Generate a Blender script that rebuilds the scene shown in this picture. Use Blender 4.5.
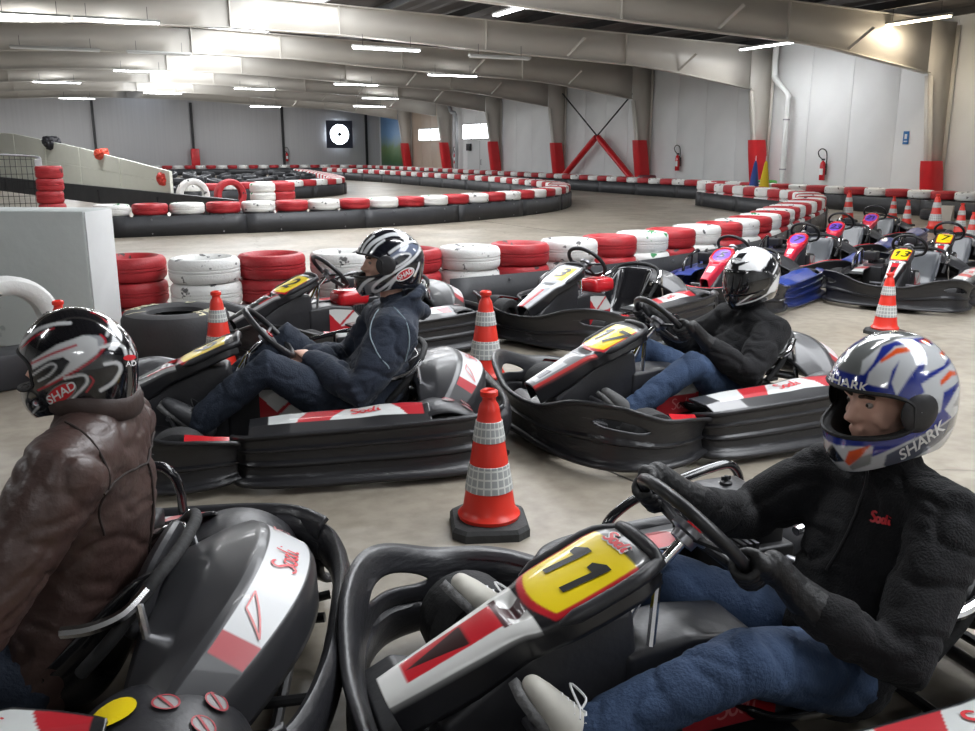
import bpy, bmesh, math, random
import numpy as np
from mathutils import Vector, Matrix, Euler, noise
from mathutils.bvhtree import BVHTree

random.seed(7)
R = math.radians
PI = math.pi
SC = bpy.context.scene
COL = SC.collection
for o in list(bpy.data.objects):
    bpy.data.objects.remove(o)

# ------------------------------------------------------------------ camera
CAM_H = 1.45
cam_d = bpy.data.cameras.new('camera')
cam_d.sensor_width = 36.0
cam_d.lens = 900.0 / 975.0 * 36.0
cam_d.clip_end = 200
cam = bpy.data.objects.new('camera', cam_d)
COL.objects.link(cam)
cam.location = (0, 0, CAM_H)
cam.rotation_euler = (R(90 - 13.47), 0, R(-25.3))
SC.camera = cam

# ------------------------------------------------------------------ world and exposure
world = bpy.data.worlds.new('world')
SC.world = world
world.use_nodes = True
world.node_tree.nodes['Background'].inputs[0].default_value = (0.75, 0.85, 1.0, 1)
world.node_tree.nodes['Background'].inputs[1].default_value = 0.6
SC.view_settings.view_transform = 'Standard'
SC.view_settings.look = 'None'
SC.view_settings.exposure = 0.13
SC.view_settings.gamma = 1.0
SC.view_settings.use_curve_mapping = False
LAMP_W = 62.0          # watts of each lit fluorescent fitting
SKYLIGHT_E = 9.0       # daylight seen through the roof lights


# ------------------------------------------------------------------ materials
MATS = {}


def _bsdf(m):
    return m.node_tree.nodes['Principled BSDF']


def mat(name, color, rough=0.5, metal=0.0, coat=0.0, var=0.0, vscale=6.0, bump=0.0, bscale=30.0,
        spot=None, spot_at=0.6, spot_scale=3.0, stretch=None, emit=None, estr=0.0, rvar=0.0, sheen=0.0):
    if name in MATS:
        return MATS[name]
    m = bpy.data.materials.new(name)
    m.use_nodes = True
    nt = m.node_tree
    b = _bsdf(m)
    b.inputs['Base Color'].default_value = (*color, 1)
    b.inputs['Roughness'].default_value = rough
    b.inputs['Metallic'].default_value = metal
    b.inputs['Coat Weight'].default_value = coat
    b.inputs['Coat Roughness'].default_value = 0.06
    if sheen:
        b.inputs['Sheen Weight'].default_value = sheen
    if emit:
        b.inputs['Emission Color'].default_value = (*emit, 1)
        b.inputs['Emission Strength'].default_value = estr
    vec = None
    if var or bump or spot or rvar:
        tc = nt.nodes.new('ShaderNodeTexCoord')
        mp = nt.nodes.new('ShaderNodeMapping')
        if stretch:
            mp.inputs['Scale'].default_value = stretch
        nt.links.new(tc.outputs['Object'], mp.inputs[0])
        vec = mp.outputs[0]

    def nz(scale, det=4):
        n = nt.nodes.new('ShaderNodeTexNoise')
        n.inputs['Scale'].default_value = scale
        n.inputs['Detail'].default_value = det
        nt.links.new(vec, n.inputs['Vector'])
        return n.outputs[0]
    cur = None
    if var:
        mx = nt.nodes.new('ShaderNodeMix')
        mx.data_type = 'RGBA'
        mx.inputs[6].default_value = (*[c * (1 - var) for c in color], 1)
        mx.inputs[7].default_value = (*[min(1, c * (1 + var)) for c in color], 1)
        nt.links.new(nz(vscale), mx.inputs[0])
        cur = mx.outputs[2]
    if spot:
        rp = nt.nodes.new('ShaderNodeValToRGB')
        rp.color_ramp.elements[0].position = spot_at
        rp.color_ramp.elements[1].position = min(1.0, spot_at + 0.03)
        nt.links.new(nz(spot_scale, 6), rp.inputs[0])
        mx = nt.nodes.new('ShaderNodeMix')
        mx.data_type = 'RGBA'
        if cur:
            nt.links.new(cur, mx.inputs[6])
        else:
            mx.inputs[6].default_value = (*color, 1)
        mx.inputs[7].default_value = (*spot, 1)
        nt.links.new(rp.outputs[0], mx.inputs[0])
        cur = mx.outputs[2]
    if cur:
        nt.links.new(cur, b.inputs['Base Color'])
    if rvar:
        mr = nt.nodes.new('ShaderNodeMapRange')
        mr.inputs[3].default_value = max(0.02, rough - rvar)
        mr.inputs[4].default_value = min(1, rough + rvar)
        nt.links.new(nz(vscale * 0.7), mr.inputs[0])
        nt.links.new(mr.outputs[0], b.inputs['Roughness'])
    if bump:
        bp = nt.nodes.new('ShaderNodeBump')
        bp.inputs['Strength'].default_value = bump
        bp.inputs['Distance'].default_value = 0.01
        nt.links.new(nz(bscale), bp.inputs['Height'])
        nt.links.new(bp.outputs[0], b.inputs['Normal'])
    MATS[name] = m
    return m


def vmat(name, rough=0.25, coat=0.8, metal=0.0):
    """paint whose colours are stored on the mesh (stickers and helmet graphics)"""
    if name in MATS:
        return MATS[name]
    m = mat(name, (1, 1, 1), rough, metal, coat)
    a = m.node_tree.nodes.new('ShaderNodeAttribute')
    a.attribute_name = 'Col'
    m.node_tree.links.new(a.outputs['Color'], _bsdf(m).inputs['Base Color'])
    return m


M_PLASTIC = mat('black_plastic', (0.022, 0.022, 0.025), 0.38, var=0.5, vscale=9, bump=0.12, bscale=40, rvar=0.14)
M_PLASTIC2 = mat('scuffed_plastic', (0.020, 0.020, 0.023), 0.34, var=0.4, vscale=7, bump=0.25, bscale=22,
                 spot=(0.07, 0.07, 0.075), spot_at=0.66, spot_scale=5, stretch=(1.0, 1.0, 4.0), rvar=0.12)
M_GLOSS = mat('gloss_black', (0.012, 0.012, 0.014), 0.16, coat=0.6, rvar=0.08)
M_RUBBER = mat('black_rubber', (0.018, 0.018, 0.019), 0.75, var=0.4, vscale=14, bump=0.3, bscale=60)
M_BIGTIRE = mat('slick_rubber', (0.035, 0.035, 0.038), 0.6, var=0.3, vscale=8, bump=0.15, bscale=50)
M_CHROME = mat('chrome', (0.78, 0.78, 0.8), 0.14, 1.0)
M_STEEL = mat('steel', (0.32, 0.32, 0.34), 0.35, 1.0, var=0.2)
M_DARKMETAL = mat('dark_metal', (0.03, 0.03, 0.032), 0.45, 0.4, var=0.4)
M_REDP = mat('red_plastic', (0.55, 0.012, 0.02), 0.25, coat=0.5)
M_BLUEP = mat('blue_plastic', (0.010, 0.022, 0.12), 0.35, coat=0.2, var=0.3)
M_SEATGREY = mat('worn_seat_shell', (0.045, 0.05, 0.058), 0.3, 0.0, coat=0.25, var=0.4, vscale=5)
M_DECAL = vmat('sticker_paint', 0.3, 0.4)
M_HELM = vmat('helmet_paint', 0.14, 1.0)
M_WHITE = mat('white_print', (0.8, 0.8, 0.8), 0.35)
M_REDPR = mat('red_print', (0.62, 0.02, 0.03), 0.35)
M_BLACKPR = mat('black_print', (0.01, 0.01, 0.01), 0.35)
M_YELPR = mat('yellow_print', (0.8, 0.6, 0.01), 0.35)
M_PURPR = mat('violet_print', (0.16, 0.07, 0.50), 0.35)
M_PAD = mat('lining_foam', (0.012, 0.012, 0.013), 0.9)
M_SKIN = mat('skin', (0.72, 0.43, 0.33), 0.5, var=0.12, vscale=12)


# ------------------------------------------------------------------ mesh helpers
class MB:
    def __init__(self):
        self.v = []
        self.f = []
        self.c = []

    def add(self, vs, fs, cols=None):
        b = len(self.v)
        self.v += [tuple(map(float, p)) for p in vs]
        self.f += [tuple(i + b for i in f) for f in fs]
        if cols is not None:
            self.c += [tuple(c) for c in cols]
        return self

    def box(self, c, s, rot=None):
        vs = []
        for dx in (-.5, .5):
            for dy in (-.5, .5):
                for dz in (-.5, .5):
                    p = Vector((dx * s[0], dy * s[1], dz * s[2]))
                    if rot:
                        p = rot @ p
                    vs.append((c[0] + p[0], c[1] + p[1], c[2] + p[2]))
        return self.add(vs, [(0, 1, 3, 2), (4, 6, 7, 5), (0, 4, 5, 1), (2, 3, 7, 6), (0, 2, 6, 4), (1, 5, 7, 3)])

    def tube(self, pts, r, n=8, closed=False, caps=True, ref=None, hemi=False):
        pts = [Vector(p) for p in pts]
        m = len(pts)
        rr = r if isinstance(r, (list, tuple)) else [r] * m
        rr = [(x, x) if not isinstance(x, (list, tuple)) else x for x in rr]
        tang = []
        for i in range(m):
            a = pts[(i - 1) % m] if (closed or i > 0) else pts[i]
            b = pts[(i + 1) % m] if (closed or i < m - 1) else pts[i]
            t = (b - a)
            tang.append(t.normalized() if t.length > 1e-9 else Vector((0, 0, 1)))
        side = Vector(ref) if ref is not None else (Vector((0, 0, 1)) if abs(tang[0].z) < .9 else Vector((1, 0, 0)))
        rings = []
        for i in range(m):
            t = tang[i]
            s = side - t * side.dot(t)
            if s.length < 1e-5:
                s = t.orthogonal()
            s.normalize()
            if ref is None:
                side = s
            u = t.cross(s)
            rings.append((pts[i], s, u, t, rr[i]))
        if hemi and not closed:
            def capr(ring, sgn):
                out = []
                p, s, u, t, (ra, rb) = ring
                h = min(ra, rb)
                for k in (0.35, 0.7, 0.93):
                    f = math.sqrt(1 - k * k)
                    out.append((p + t * (sgn * h * k), s, u, t, (ra * f, rb * f)))
                return out
            rings = capr(rings[0], -1)[::-1] + rings + capr(rings[-1], 1)
        m = len(rings)
        vs = []
        for p, s, u, t, (ra, rb) in rings:
            for k in range(n):
                a = 2 * PI * k / n
                vs.append(p + s * (ra * math.cos(a)) + u * (rb * math.sin(a)))
        fs = []
        for i in range(m if closed else m - 1):
            j = (i + 1) % m
            for k in range(n):
                l = (k + 1) % n
                fs.append((i * n + k, i * n + l, j * n + l, j * n + k))
        if not closed and caps:
            fs.append(tuple(range(n - 1, -1, -1)))
            fs.append(tuple((m - 1) * n + k for k in range(n)))
        return self.add(vs, fs)

    def lathe(self, prof, n=24, mtx=None, closed=False, a0=0.0, a1=2 * PI):
        full = abs(a1 - a0 - 2 * PI) < 1e-6
        k_n = n if full else n + 1
        vs = []
        for r, z in prof:
            for k in range(k_n):
                a = a0 + (a1 - a0) * k / n
                p = Vector((r * math.cos(a), r * math.sin(a), z))
                vs.append(mtx @ p if mtx else p)
        fs = []
        m = len(prof)
        for i in range(m if closed else m - 1):
            j = (i + 1) % m
            for k in range(n):
                l = (k + 1) % k_n
                fs.append((i * k_n + k, i * k_n + l, j * k_n + l, j * k_n + k))
        if not closed and full:
            if prof[0][0] > 1e-6:
                fs.append(tuple(range(k_n - 1, -1, -1)))
            if prof[-1][0] > 1e-6:
                fs.append(tuple((m - 1) * k_n + k for k in range(k_n)))
        return self.add(vs, fs)

    def grid(self, P, keep=None, cols=None, closed_u=False):
        P = np.asarray(P, float)
        nu, nv = P.shape[:2]
        vs = P.reshape(-1, 3)
        fs = []
        for i in range(nu if closed_u else nu - 1):
            j = (i + 1) % nu
            for k in range(nv - 1):
                if keep is None or keep[i][k]:
                    fs.append((i * nv + k, i * nv + k + 1, j * nv + k + 1, j * nv + k))
        return self.add(vs, fs, None if cols is None else np.asarray(cols).reshape(-1, np.asarray(cols).shape[-1]))

    def prism(self, poly, axis, a, b):
        """2D polygon extruded along an axis ('x','y','z') from a to b"""
        def P(q, t):
            return {'x': (t, q[0], q[1]), 'y': (q[0], t, q[1]), 'z': (q[0], q[1], t)}[axis]
        n = len(poly)
        vs = [P(q, a) for q in poly] + [P(q, b) for q in poly]
        fs = [tuple(range(n)), tuple(range(2 * n - 1, n - 1, -1))]
        fs += [(i, n + i, n + (i + 1) % n, (i + 1) % n) for i in range(n)]
        return self.add(vs, fs)

    def mesh(self, name, m, smooth=40, merge=0.0):
        me = bpy.data.meshes.new(name)
        me.from_pydata(self.v, [], self.f)
        if self.c and len(self.c) == len(self.v):
            at = me.color_attributes.new('Col', 'FLOAT_COLOR', 'POINT')
            arr = np.ones((len(self.v), 4), np.float32)
            arr[:, :3] = np.array(self.c, np.float32)[:, :3]
            at.data.foreach_set('color', arr.ravel())
        bm = bmesh.new()
        bm.from_mesh(me)
        if merge:
            bmesh.ops.remove_doubles(bm, verts=bm.verts, dist=merge)
        bmesh.ops.recalc_face_normals(bm, faces=bm.faces)
        bm.to_mesh(me)
        bm.free()
        ms = m if isinstance(m, (list, tuple)) else [m]
        for x in ms:
            me.materials.append(x)
        if smooth:
            me.shade_smooth()
            me.set_sharp_from_angle(angle=R(smooth))
        return me


def link(name, me, parent=None, loc=None, rot=None):
    o = bpy.data.objects.new(name, me)
    COL.objects.link(o)
    if parent:
        o.parent = parent
    if loc is not None:
        o.location = loc
    if rot is not None:
        o.rotation_euler = rot
    return o


def tag(o, label, cat, group=None, kind=None):
    o['label'] = label
    o['category'] = cat
    if group:
        o['group'] = group
    if kind:
        o['kind'] = kind
    return o


def thing(name, label, cat, loc=(0, 0, 0), rotz=0.0, group=None):
    o = bpy.data.objects.new(name, None)
    o.empty_display_size = 0.1
    COL.objects.link(o)
    o.location = loc
    o.rotation_euler = (0, 0, rotz)
    return tag(o, label, cat, group)


def struct(name, me, parent=None, loc=None):
    o = link(name, me, parent, loc)
    if parent is None:
        o['kind'] = 'structure'
    return o


CACHE = {}


def cached(key, fn):
    if key not in CACHE:
        CACHE[key] = fn()
    return CACHE[key]


def solid(o, t, off=-1, mo=0):
    md = o.modifiers.new('solid', 'SOLIDIFY')
    md.thickness = t
    md.offset = off
    if mo:
        md.material_offset = mo
        md.material_offset_rim = mo
    return o


def bev(o, w, seg=2):
    md = o.modifiers.new('bevel', 'BEVEL')
    md.width = w
    md.segments = seg
    md.limit_method = 'ANGLE'
    return o


def catmull(xs, ys, t):
    """smooth interpolation of control values"""
    xs = np.asarray(xs, float)
    ys = np.asarray(ys, float)
    t = np.asarray(t, float)
    m = np.gradient(ys, xs)
    i = np.clip(np.searchsorted(xs, t) - 1, 0, len(xs) - 2)
    h = xs[i + 1] - xs[i]
    s = (t - xs[i]) / h
    return ((2 * s**3 - 3 * s**2 + 1) * ys[i] + (s**3 - 2 * s**2 + s) * h * m[i]
            + (-2 * s**3 + 3 * s**2) * ys[i + 1] + (s**3 - s**2) * h * m[i + 1])


def spline(pts, n=8, closed=False):
    P = [Vector(p) for p in pts]
    m = len(P)
    out = []
    for i in range(m if closed else m - 1):
        a = P[(i - 1) % m] if closed or i > 0 else P[i]
        b, c = P[i], P[(i + 1) % m]
        d = P[(i + 2) % m] if closed or i < m - 2 else P[(i + 1) % m]
        for k in range(n):
            t = k / n
            out.append(0.5 * (2 * b + (c - a) * t + (2 * a - 5 * b + 4 * c - d) * t * t + (3 * b - a - 3 * c + d) * t**3))
    if not closed:
        out.append(P[-1])
    return out


def inpoly(px, py, poly):
    px = np.asarray(px, float)
    py = np.asarray(py, float)
    ins = np.zeros(px.shape, bool)
    n = len(poly)
    for i in range(n):
        x0, y0 = poly[i]
        x1, y1 = poly[(i + 1) % n]
        c = ((y0 > py) != (y1 > py))
        with np.errstate(divide='ignore', invalid='ignore'):
            xx = (x1 - x0) * (py - y0) / (y1 - y0 + 1e-12) + x0
        ins ^= c & (px < xx)
    return ins


def nearstroke(px, py, pts, w):
    pts = [(p.x, p.y) for p in spline([(a, b, 0) for a, b in pts], 5)]
    d = np.full(np.shape(px), 1e9)
    for (x0, y0), (x1, y1) in zip(pts[:-1], pts[1:]):
        dx, dy = x1 - x0, y1 - y0
        L = dx * dx + dy * dy + 1e-9
        t = np.clip(((px - x0) * dx + (py - y0) * dy) / L, 0, 1)
        d = np.minimum(d, np.hypot(px - x0 - t * dx, py - y0 - t * dy))
    return d < w / 2


# ---- flat lettering -------------------------------------------------------
def text2d(s, size=1.0, shear=0.0, bold=0.0):
    key = ('txt', s, shear, bold)
    if key not in CACHE:
        cu = bpy.data.curves.new('t', 'FONT')
        cu.body = s
        cu.size = 1.0
        cu.align_x = 'CENTER'
        cu.align_y = 'CENTER'
        cu.shear = shear
        cu.offset = bold
        cu.resolution_u = 4
        ob = bpy.data.objects.new('t', cu)
        COL.objects.link(ob)
        dg = bpy.context.evaluated_depsgraph_get()
        me = bpy.data.meshes.new_from_object(ob.evaluated_get(dg))
        bm = bmesh.new()
        bm.from_mesh(me)
        for ax in (0, 1):
            for k in np.arange(-3, 3.01, 0.12):
                bmesh.ops.bisect_plane(bm, geom=bm.verts[:] + bm.edges[:] + bm.faces[:],
                                       plane_co=(k, 0, 0) if ax == 0 else (0, k, 0),
                                       plane_no=(1, 0, 0) if ax == 0 else (0, 1, 0))
        bm.verts.index_update()
        vs = [(v.co.x, v.co.y) for v in bm.verts]
        fs = [tuple(v.index for v in f.verts) for f in bm.faces]
        bm.free()
        bpy.data.objects.remove(ob)
        bpy.data.curves.remove(cu)
        bpy.data.meshes.remove(me)
        CACHE[key] = (vs, fs)
    vs, fs = CACHE[key]
    return [(x * size, y * size) for x, y in vs], fs


def strokes2d(lines, w):
    vs, fs = [], []
    for ln in lines:
        P = spline([(a, b, 0) for a, b in ln], 5)
        b0 = len(vs)
        for i, p in enumerate(P):
            a = P[max(0, i - 1)]
            c = P[min(len(P) - 1, i + 1)]
            t = (c - a).normalized()
            ww = w * (0.65 + 0.35 * math.sin(PI * (i + .5) / len(P)))
            vs += [(p.x - t.y * ww / 2, p.y + t.x * ww / 2), (p.x + t.y * ww / 2, p.y - t.x * ww / 2)]
        for i in range(len(P) - 1):
            fs.append((b0 + 2 * i, b0 + 2 * i + 1, b0 + 2 * i + 3, b0 + 2 * i + 2))
    return vs, fs


def number2d(s, size):
    """plate numerals; ones get a long flag and a slanted stem"""
    vs, fs = [], []
    adv = .50 if len(s) > 1 else 0
    for i, ch in enumerate(s):
        x0 = (i - (len(s) - 1) / 2) * adv
        if ch == '1':
            one = [(-.07, -.36), (.05, -.36), (.15, .38), (.03, .38), (-.15, .24), (-.12, .14), (.01, .23)]
            n0 = len(vs)
            q = [(-.07, -.36), (.05, -.36), (.085, -.10), (-.035, -.10), (.12, .14), (.0, .14), (.15, .38), (.03, .38), (-.15, .25), (-.13, .14)]
            vs += [((x + x0) * size, y * size) for x, y in q]
            fs += [tuple(n0 + k for k in f) for f in ((0, 1, 2, 3), (3, 2, 4, 5), (5, 4, 6, 7), (9, 5, 7, 8))]
        else:
            v2, f2 = text2d(ch, size * 1.12, .2, .02)
            n0 = len(vs)
            vs += [(x + x0 * size, y) for x, y in v2]
            fs += [tuple(n0 + k for k in f) for f in f2]
    return vs, fs


# brush script word, about 2 wide and 1 high, centred
SODI = [[(-.52, .40), (-.66, .50), (-.88, .46), (-.94, .26), (-.74, .08), (-.56, -.10), (-.62, -.34), (-.84, -.42), (-1.02, -.32)],
        [(-.20, .10), (-.38, .06), (-.44, -.14), (-.34, -.34), (-.16, -.34), (-.06, -.14), (-.12, .06), (-.20, .10)],
        [(.36, .06), (.20, .10), (.08, -.06), (.10, -.28), (.26, -.34), (.40, -.18)], [(.54, .52), (.48, .2), (.42, -.1), (.44, -.32), (.56, -.32)],
        [(.76, .10), (.72, -.12), (.76, -.32), (.90, -.30)], [(.79, .32), (.83, .38)]]


def decal(shape, fn, flip=False):
    vs, fs = shape
    mb = MB()
    return mb.add([fn(x, y) for x, y in vs], fs)


def disc2d(r, n=20, ry=None, r0=0.0):
    ry = r if ry is None else ry
    rows = [max(r0 / r, 1e-3), (1 + r0 / r) / 2, 1.0]
    vs = [(r * t * math.cos(2 * PI * k / n), ry * t * math.sin(2 * PI * k / n)) for t in rows for k in range(n)]
    fs = [(i * n + k, i * n + (k + 1) % n, (i + 1) * n + (k + 1) % n, (i + 1) * n + k) for i in range(2) for k in range(n)]
    return vs, fs


def surf_frame(S, u, v, e=1e-3):
    p = np.array(S(u, v))
    du = np.array(S(u + e, v)) - np.array(S(u - e, v))
    dv = np.array(S(u, v + e)) - np.array(S(u, v - e))
    n = np.cross(du, dv)
    n /= np.linalg.norm(n) + 1e-12
    return p, n


def remesh(mb, voxel, smooth=6):
    me = bpy.data.meshes.new('raw')
    me.from_pydata(mb.v, [], mb.f)
    bm = bmesh.new()
    bm.from_mesh(me)
    bmesh.ops.recalc_face_normals(bm, faces=bm.faces)
    bm.to_mesh(me)
    bm.free()
    ob = bpy.data.objects.new('raw', me)
    COL.objects.link(ob)
    md = ob.modifiers.new('r', 'REMESH')
    md.mode = 'VOXEL'
    md.voxel_size = voxel
    if smooth:
        sm = ob.modifiers.new('s', 'SMOOTH')
        sm.factor = 0.5
        sm.iterations = smooth
    dg = bpy.context.evaluated_depsgraph_get()
    out = bpy.data.meshes.new_from_object(ob.evaluated_get(dg))
    bpy.data.objects.remove(ob)
    bpy.data.meshes.remove(me)
    return out


def wrinkle(me, amp, scale, stretch=(1, 1, 1), seed=0.0):
    n = len(me.vertices)
    co = np.empty(n * 3, np.float32)
    no = np.empty(n * 3, np.float32)
    me.vertices.foreach_get('co', co)
    me.vertices.foreach_get('normal', no)
    co = co.reshape(-1, 3)
    no = no.reshape(-1, 3)
    d = np.empty(n, np.float32)
    for i in range(n):
        x, y, z = co[i]
        q = Vector((x * scale * stretch[0] + seed, y * scale * stretch[1], z * scale * stretch[2]))
        w = noise.noise(q * .55 + Vector((7, 3, 1)))
        a = noise.noise(q + Vector((w, w, w)) * .9)
        b = noise.noise(q * 1.9 + Vector((3, 9, 5)))
        d[i] = .55 * w - .9 * math.exp(-(a / .11)**2) - .4 * math.exp(-(b / .10)**2)
    co += no * (d * amp)[:, None]
    me.vertices.foreach_set('co', co.ravel())
    me.update()
    return me


# ------------------------------------------------------------------ hall: floor, walls, roof
WALL_X0, WALL_X1, WALL_Y0, WALL_Y1 = -12.0, 19.7, -6.0, 58.3
FRAME_Y = [3.4 + 6.1 * k for k in range(9)]      # portal frames across the hall
RIDGE_X = 3.85


def floor_material():
    m = mat('concrete_floor', (0.42, 0.385, 0.325), 0.42)
    nt = m.node_tree
    b = _bsdf(m)
    tc = nt.nodes.new('ShaderNodeTexCoord')

    def nz(s, d=5):
        n = nt.nodes.new('ShaderNodeTexNoise')
        n.inputs['Scale'].default_value = s
        n.inputs['Detail'].default_value = d
        nt.links.new(tc.outputs['Object'], n.inputs['Vector'])
        return n.outputs[0]
    r1 = nt.nodes.new('ShaderNodeValToRGB')
    r1.color_ramp.elements[0].position = 0.3
    r1.color_ramp.elements[0].color = (0.245, 0.215, 0.172, 1)
    r1.color_ramp.elements[1].position = 0.7
    r1.color_ramp.elements[1].color = (0.375, 0.335, 0.275, 1)
    nt.links.new(nz(0.9), r1.inputs[0])
    mx = nt.nodes.new('ShaderNodeMix')
    mx.data_type = 'RGBA'
    mx.blend_type = 'MULTIPLY'
    mx.inputs[0].default_value = 0.5
    r2 = nt.nodes.new('ShaderNodeValToRGB')
    r2.color_ramp.elements[0].position = 0.35
    r2.color_ramp.elements[0].color = (0.55, 0.53, 0.5, 1)
    r2.color_ramp.elements[1].position = 0.62
    r2.color_ramp.elements[1].color = (1, 1, 1, 1)
    nt.links.new(nz(11, 8), r2.inputs[0])
    nt.links.new(r1.outputs[0], mx.inputs[6])
    nt.links.new(r2.outputs[0], mx.inputs[7])
    # hairline cracks
    vo = nt.nodes.new('ShaderNodeTexVoronoi')
    vo.feature = 'DISTANCE_TO_EDGE'
    vo.inputs['Scale'].default_value = 0.42
    wn = nt.nodes.new('ShaderNodeTexNoise')
    wn.inputs['Scale'].default_value = 1.6
    wn.inputs['Detail'].default_value = 6
    nt.links.new(tc.outputs['Object'], wn.inputs['Vector'])
    wm = nt.nodes.new('ShaderNodeMix')
    wm.data_type = 'VECTOR'
    wm.inputs[0].default_value = 0.35
    nt.links.new(tc.outputs['Object'], wm.inputs[4])
    nt.links.new(wn.outputs[1], wm.inputs[5])
    nt.links.new(wm.outputs[1], vo.inputs['Vector'])
    cr = nt.nodes.new('ShaderNodeValToRGB')
    cr.color_ramp.elements[0].position = 0.0012
    cr.color_ramp.elements[0].color = (0.35, 0.33, 0.3, 1)
    cr.color_ramp.elements[1].position = 0.004
    cr.color_ramp.elements[1].color = (1, 1, 1, 1)
    nt.links.new(vo.outputs['Distance'], cr.inputs[0])
    m2 = nt.nodes.new('ShaderNodeMix')
    m2.data_type = 'RGBA'
    m2.blend_type = 'MULTIPLY'
    m2.inputs[0].default_value = 0.7
    nt.links.new(mx.outputs[2], m2.inputs[6])
    nt.links.new(cr.outputs[0], m2.inputs[7])
    nt.links.new(m2.outputs[2], b.inputs['Base Color'])
    mr = nt.nodes.new('ShaderNodeMapRange')
    mr.inputs[3].default_value = 0.22
    mr.inputs[4].default_value = 0.6
    nt.links.new(nz(2.2), mr.inputs[0])
    nt.links.new(mr.outputs[0], b.inputs['Roughness'])
    bp = nt.nodes.new('ShaderNodeBump')
    bp.inputs['Strength'].default_value = 0.06
    bp.inputs['Distance'].default_value = 0.01
    nt.links.new(nz(40), bp.inputs['Height'])
    nt.links.new(bp.outputs[0], b.inputs['Normal'])
    return m


M_FLOOR = floor_material()
M_WALLP = mat('white_sheet', (0.80, 0.81, 0.81), 0.45, var=0.08, vscale=1.2)
M_WALLG = mat('grey_sheet', (0.50, 0.50, 0.51), 0.5, var=0.10, vscale=1.0, bump=0.4, bscale=5, stretch=(9, 1, 0.15))
M_WALLC = mat('cream_sheet', (0.62, 0.50, 0.40), 0.5, var=0.08, vscale=1.0)
M_BEAM = mat('painted_beam', (0.58, 0.55, 0.50), 0.42, var=0.10, vscale=0.8)
M_DECK = mat('roof_deck', (0.05, 0.045, 0.045), 0.6, var=0.4, vscale=1.0)
M_CONC = mat('painted_concrete', (0.50, 0.53, 0.52), 0.65, var=0.12, vscale=3, bump=0.3, bscale=14,
             spot=(0.33, 0.35, 0.35), spot_at=0.68, spot_scale=4)

struct('floor', MB().box(((WALL_X0 + WALL_X1) / 2, (WALL_Y0 + WALL_Y1) / 2, -0.05),
                         (WALL_X1 - WALL_X0, WALL_Y1 - WALL_Y0, 0.1)).mesh('floor', M_FLOOR, 0))
M_JOINT = mat('joint_filler', (0.05, 0.045, 0.04), 0.9)
fl = bpy.data.objects['floor']
jm = MB().box((0, 0, 0), (0.012, 30, 0.002)).mesh('saw_joint', M_JOINT, 0)
for x, y, a in [(1.75, 6, -9.5), (8.2, 15, -4)]:
    link('saw_joint', jm, fl, (x, y, 0.0006), (0, 0, R(-a)))


def panel_wall(name, axis, at, a0, a1, z1, m, seams, thick=0.06, gap=0.012, sub=None):
    """backing wall plus one sheet per panel"""
    side = 1 if at > 3 else -1
    back = MB()
    if axis == 'x':
        back.box((at + side * 0.06, (a0 + a1) / 2, z1 / 2), (0.06, a1 - a0, z1))
    else:
        back.box(((a0 + a1) / 2, at + side * 0.06, z1 / 2), (a1 - a0, 0.06, z1))
    w = struct(name, back.mesh(name, mat('wall_backing', (0.12, 0.12, 0.12), 0.8), 0))
    for p, q in zip(seams[:-1], seams[1:]):
        mm = sub(p, q) if sub else m
        L = q - p - gap
        key = ('pan', axis, round(L, 3), z1, mm.name)
        me = cached(key, lambda: bevel_box((0.05, L, z1) if axis == 'x' else (L, 0.05, z1), 0.006, mm))
        link('wall_panel', me, w, (at, (p + q) / 2, z1 / 2) if axis == 'x' else ((p + q) / 2, at, z1 / 2))
    return w


def bevel_box(s, w, m, seg=2, smooth=40):
    bm = bmesh.new()
    bmesh.ops.create_cube(bm, size=1.0)
    for v in bm.verts:
        v.co = Vector((v.co.x * s[0], v.co.y * s[1], v.co.z * s[2]))
    bmesh.ops.bevel(bm, geom=bm.edges[:], offset=w, segments=seg, profile=0.5, affect='EDGES')
    me = bpy.data.meshes.new('bevel_box')
    bm.to_mesh(me)
    bm.free()
    me.materials.append(m)
    if smooth:
        me.shade_smooth()
        me.set_sharp_from_angle(angle=R(smooth))
    return me


# right-hand wall: tall white sheets, cream ones in the far bay
ys = [WALL_Y0]
for k in range(len(FRAME_Y)):
    y = FRAME_Y[k]
    for j in range(4):
        ys.append(y + j * 6.1 / 4)
ys = sorted(set([round(v, 3) for v in ys if v < WALL_Y1 - .3])) + [WALL_Y1]
panel_wall('wall_right', 'x', WALL_X1, WALL_Y0, WALL_Y1, 5.0, M_WALLP, ys,
           sub=lambda p, q: M_WALLC if 46 < (p + q) / 2 < 52.3 else M_WALLP)
xs = [WALL_X0] + [round(2.41 - 5.45 * 2 + 5.45 * k, 3) for k in range(6)] + [WALL_X1]
panel_wall('wall_far', 'y', WALL_Y1, WALL_X0, WALL_X1, 5.0, M_WALLG, xs)
panel_wall('wall_left', 'x', WALL_X0, WALL_Y0, WALL_Y1, 5.0, M_WALLP, [WALL_Y0 + i * (WALL_Y1 - WALL_Y0) / 10 for i in range(11)])
panel_wall('wall_back', 'y', WALL_Y0, WALL_X0, WALL_X1, 5.0, M_WALLP, [WALL_X0 + i * (WALL_X1 - WALL_X0) / 6 for i in range(7)])
wf = bpy.data.objects['wall_far']
for x in xs[1:-1]:
    link('wall_post', cached('wpost', lambda: MB().box((0, 0, 2.1), (0.14, 0.12, 4.2)).mesh('wall_post', M_DARKMETAL, 0)), wf, (x, WALL_Y1 - 0.1, 0))


def beam_bottom(x):
    d = abs(x - RIDGE_X)
    return float(np.interp(d, [0, 3, 7, 11.4, 15.3, 16], [4.10, 4.06, 3.86, 3.68, 3.15, 3.1]))


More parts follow.
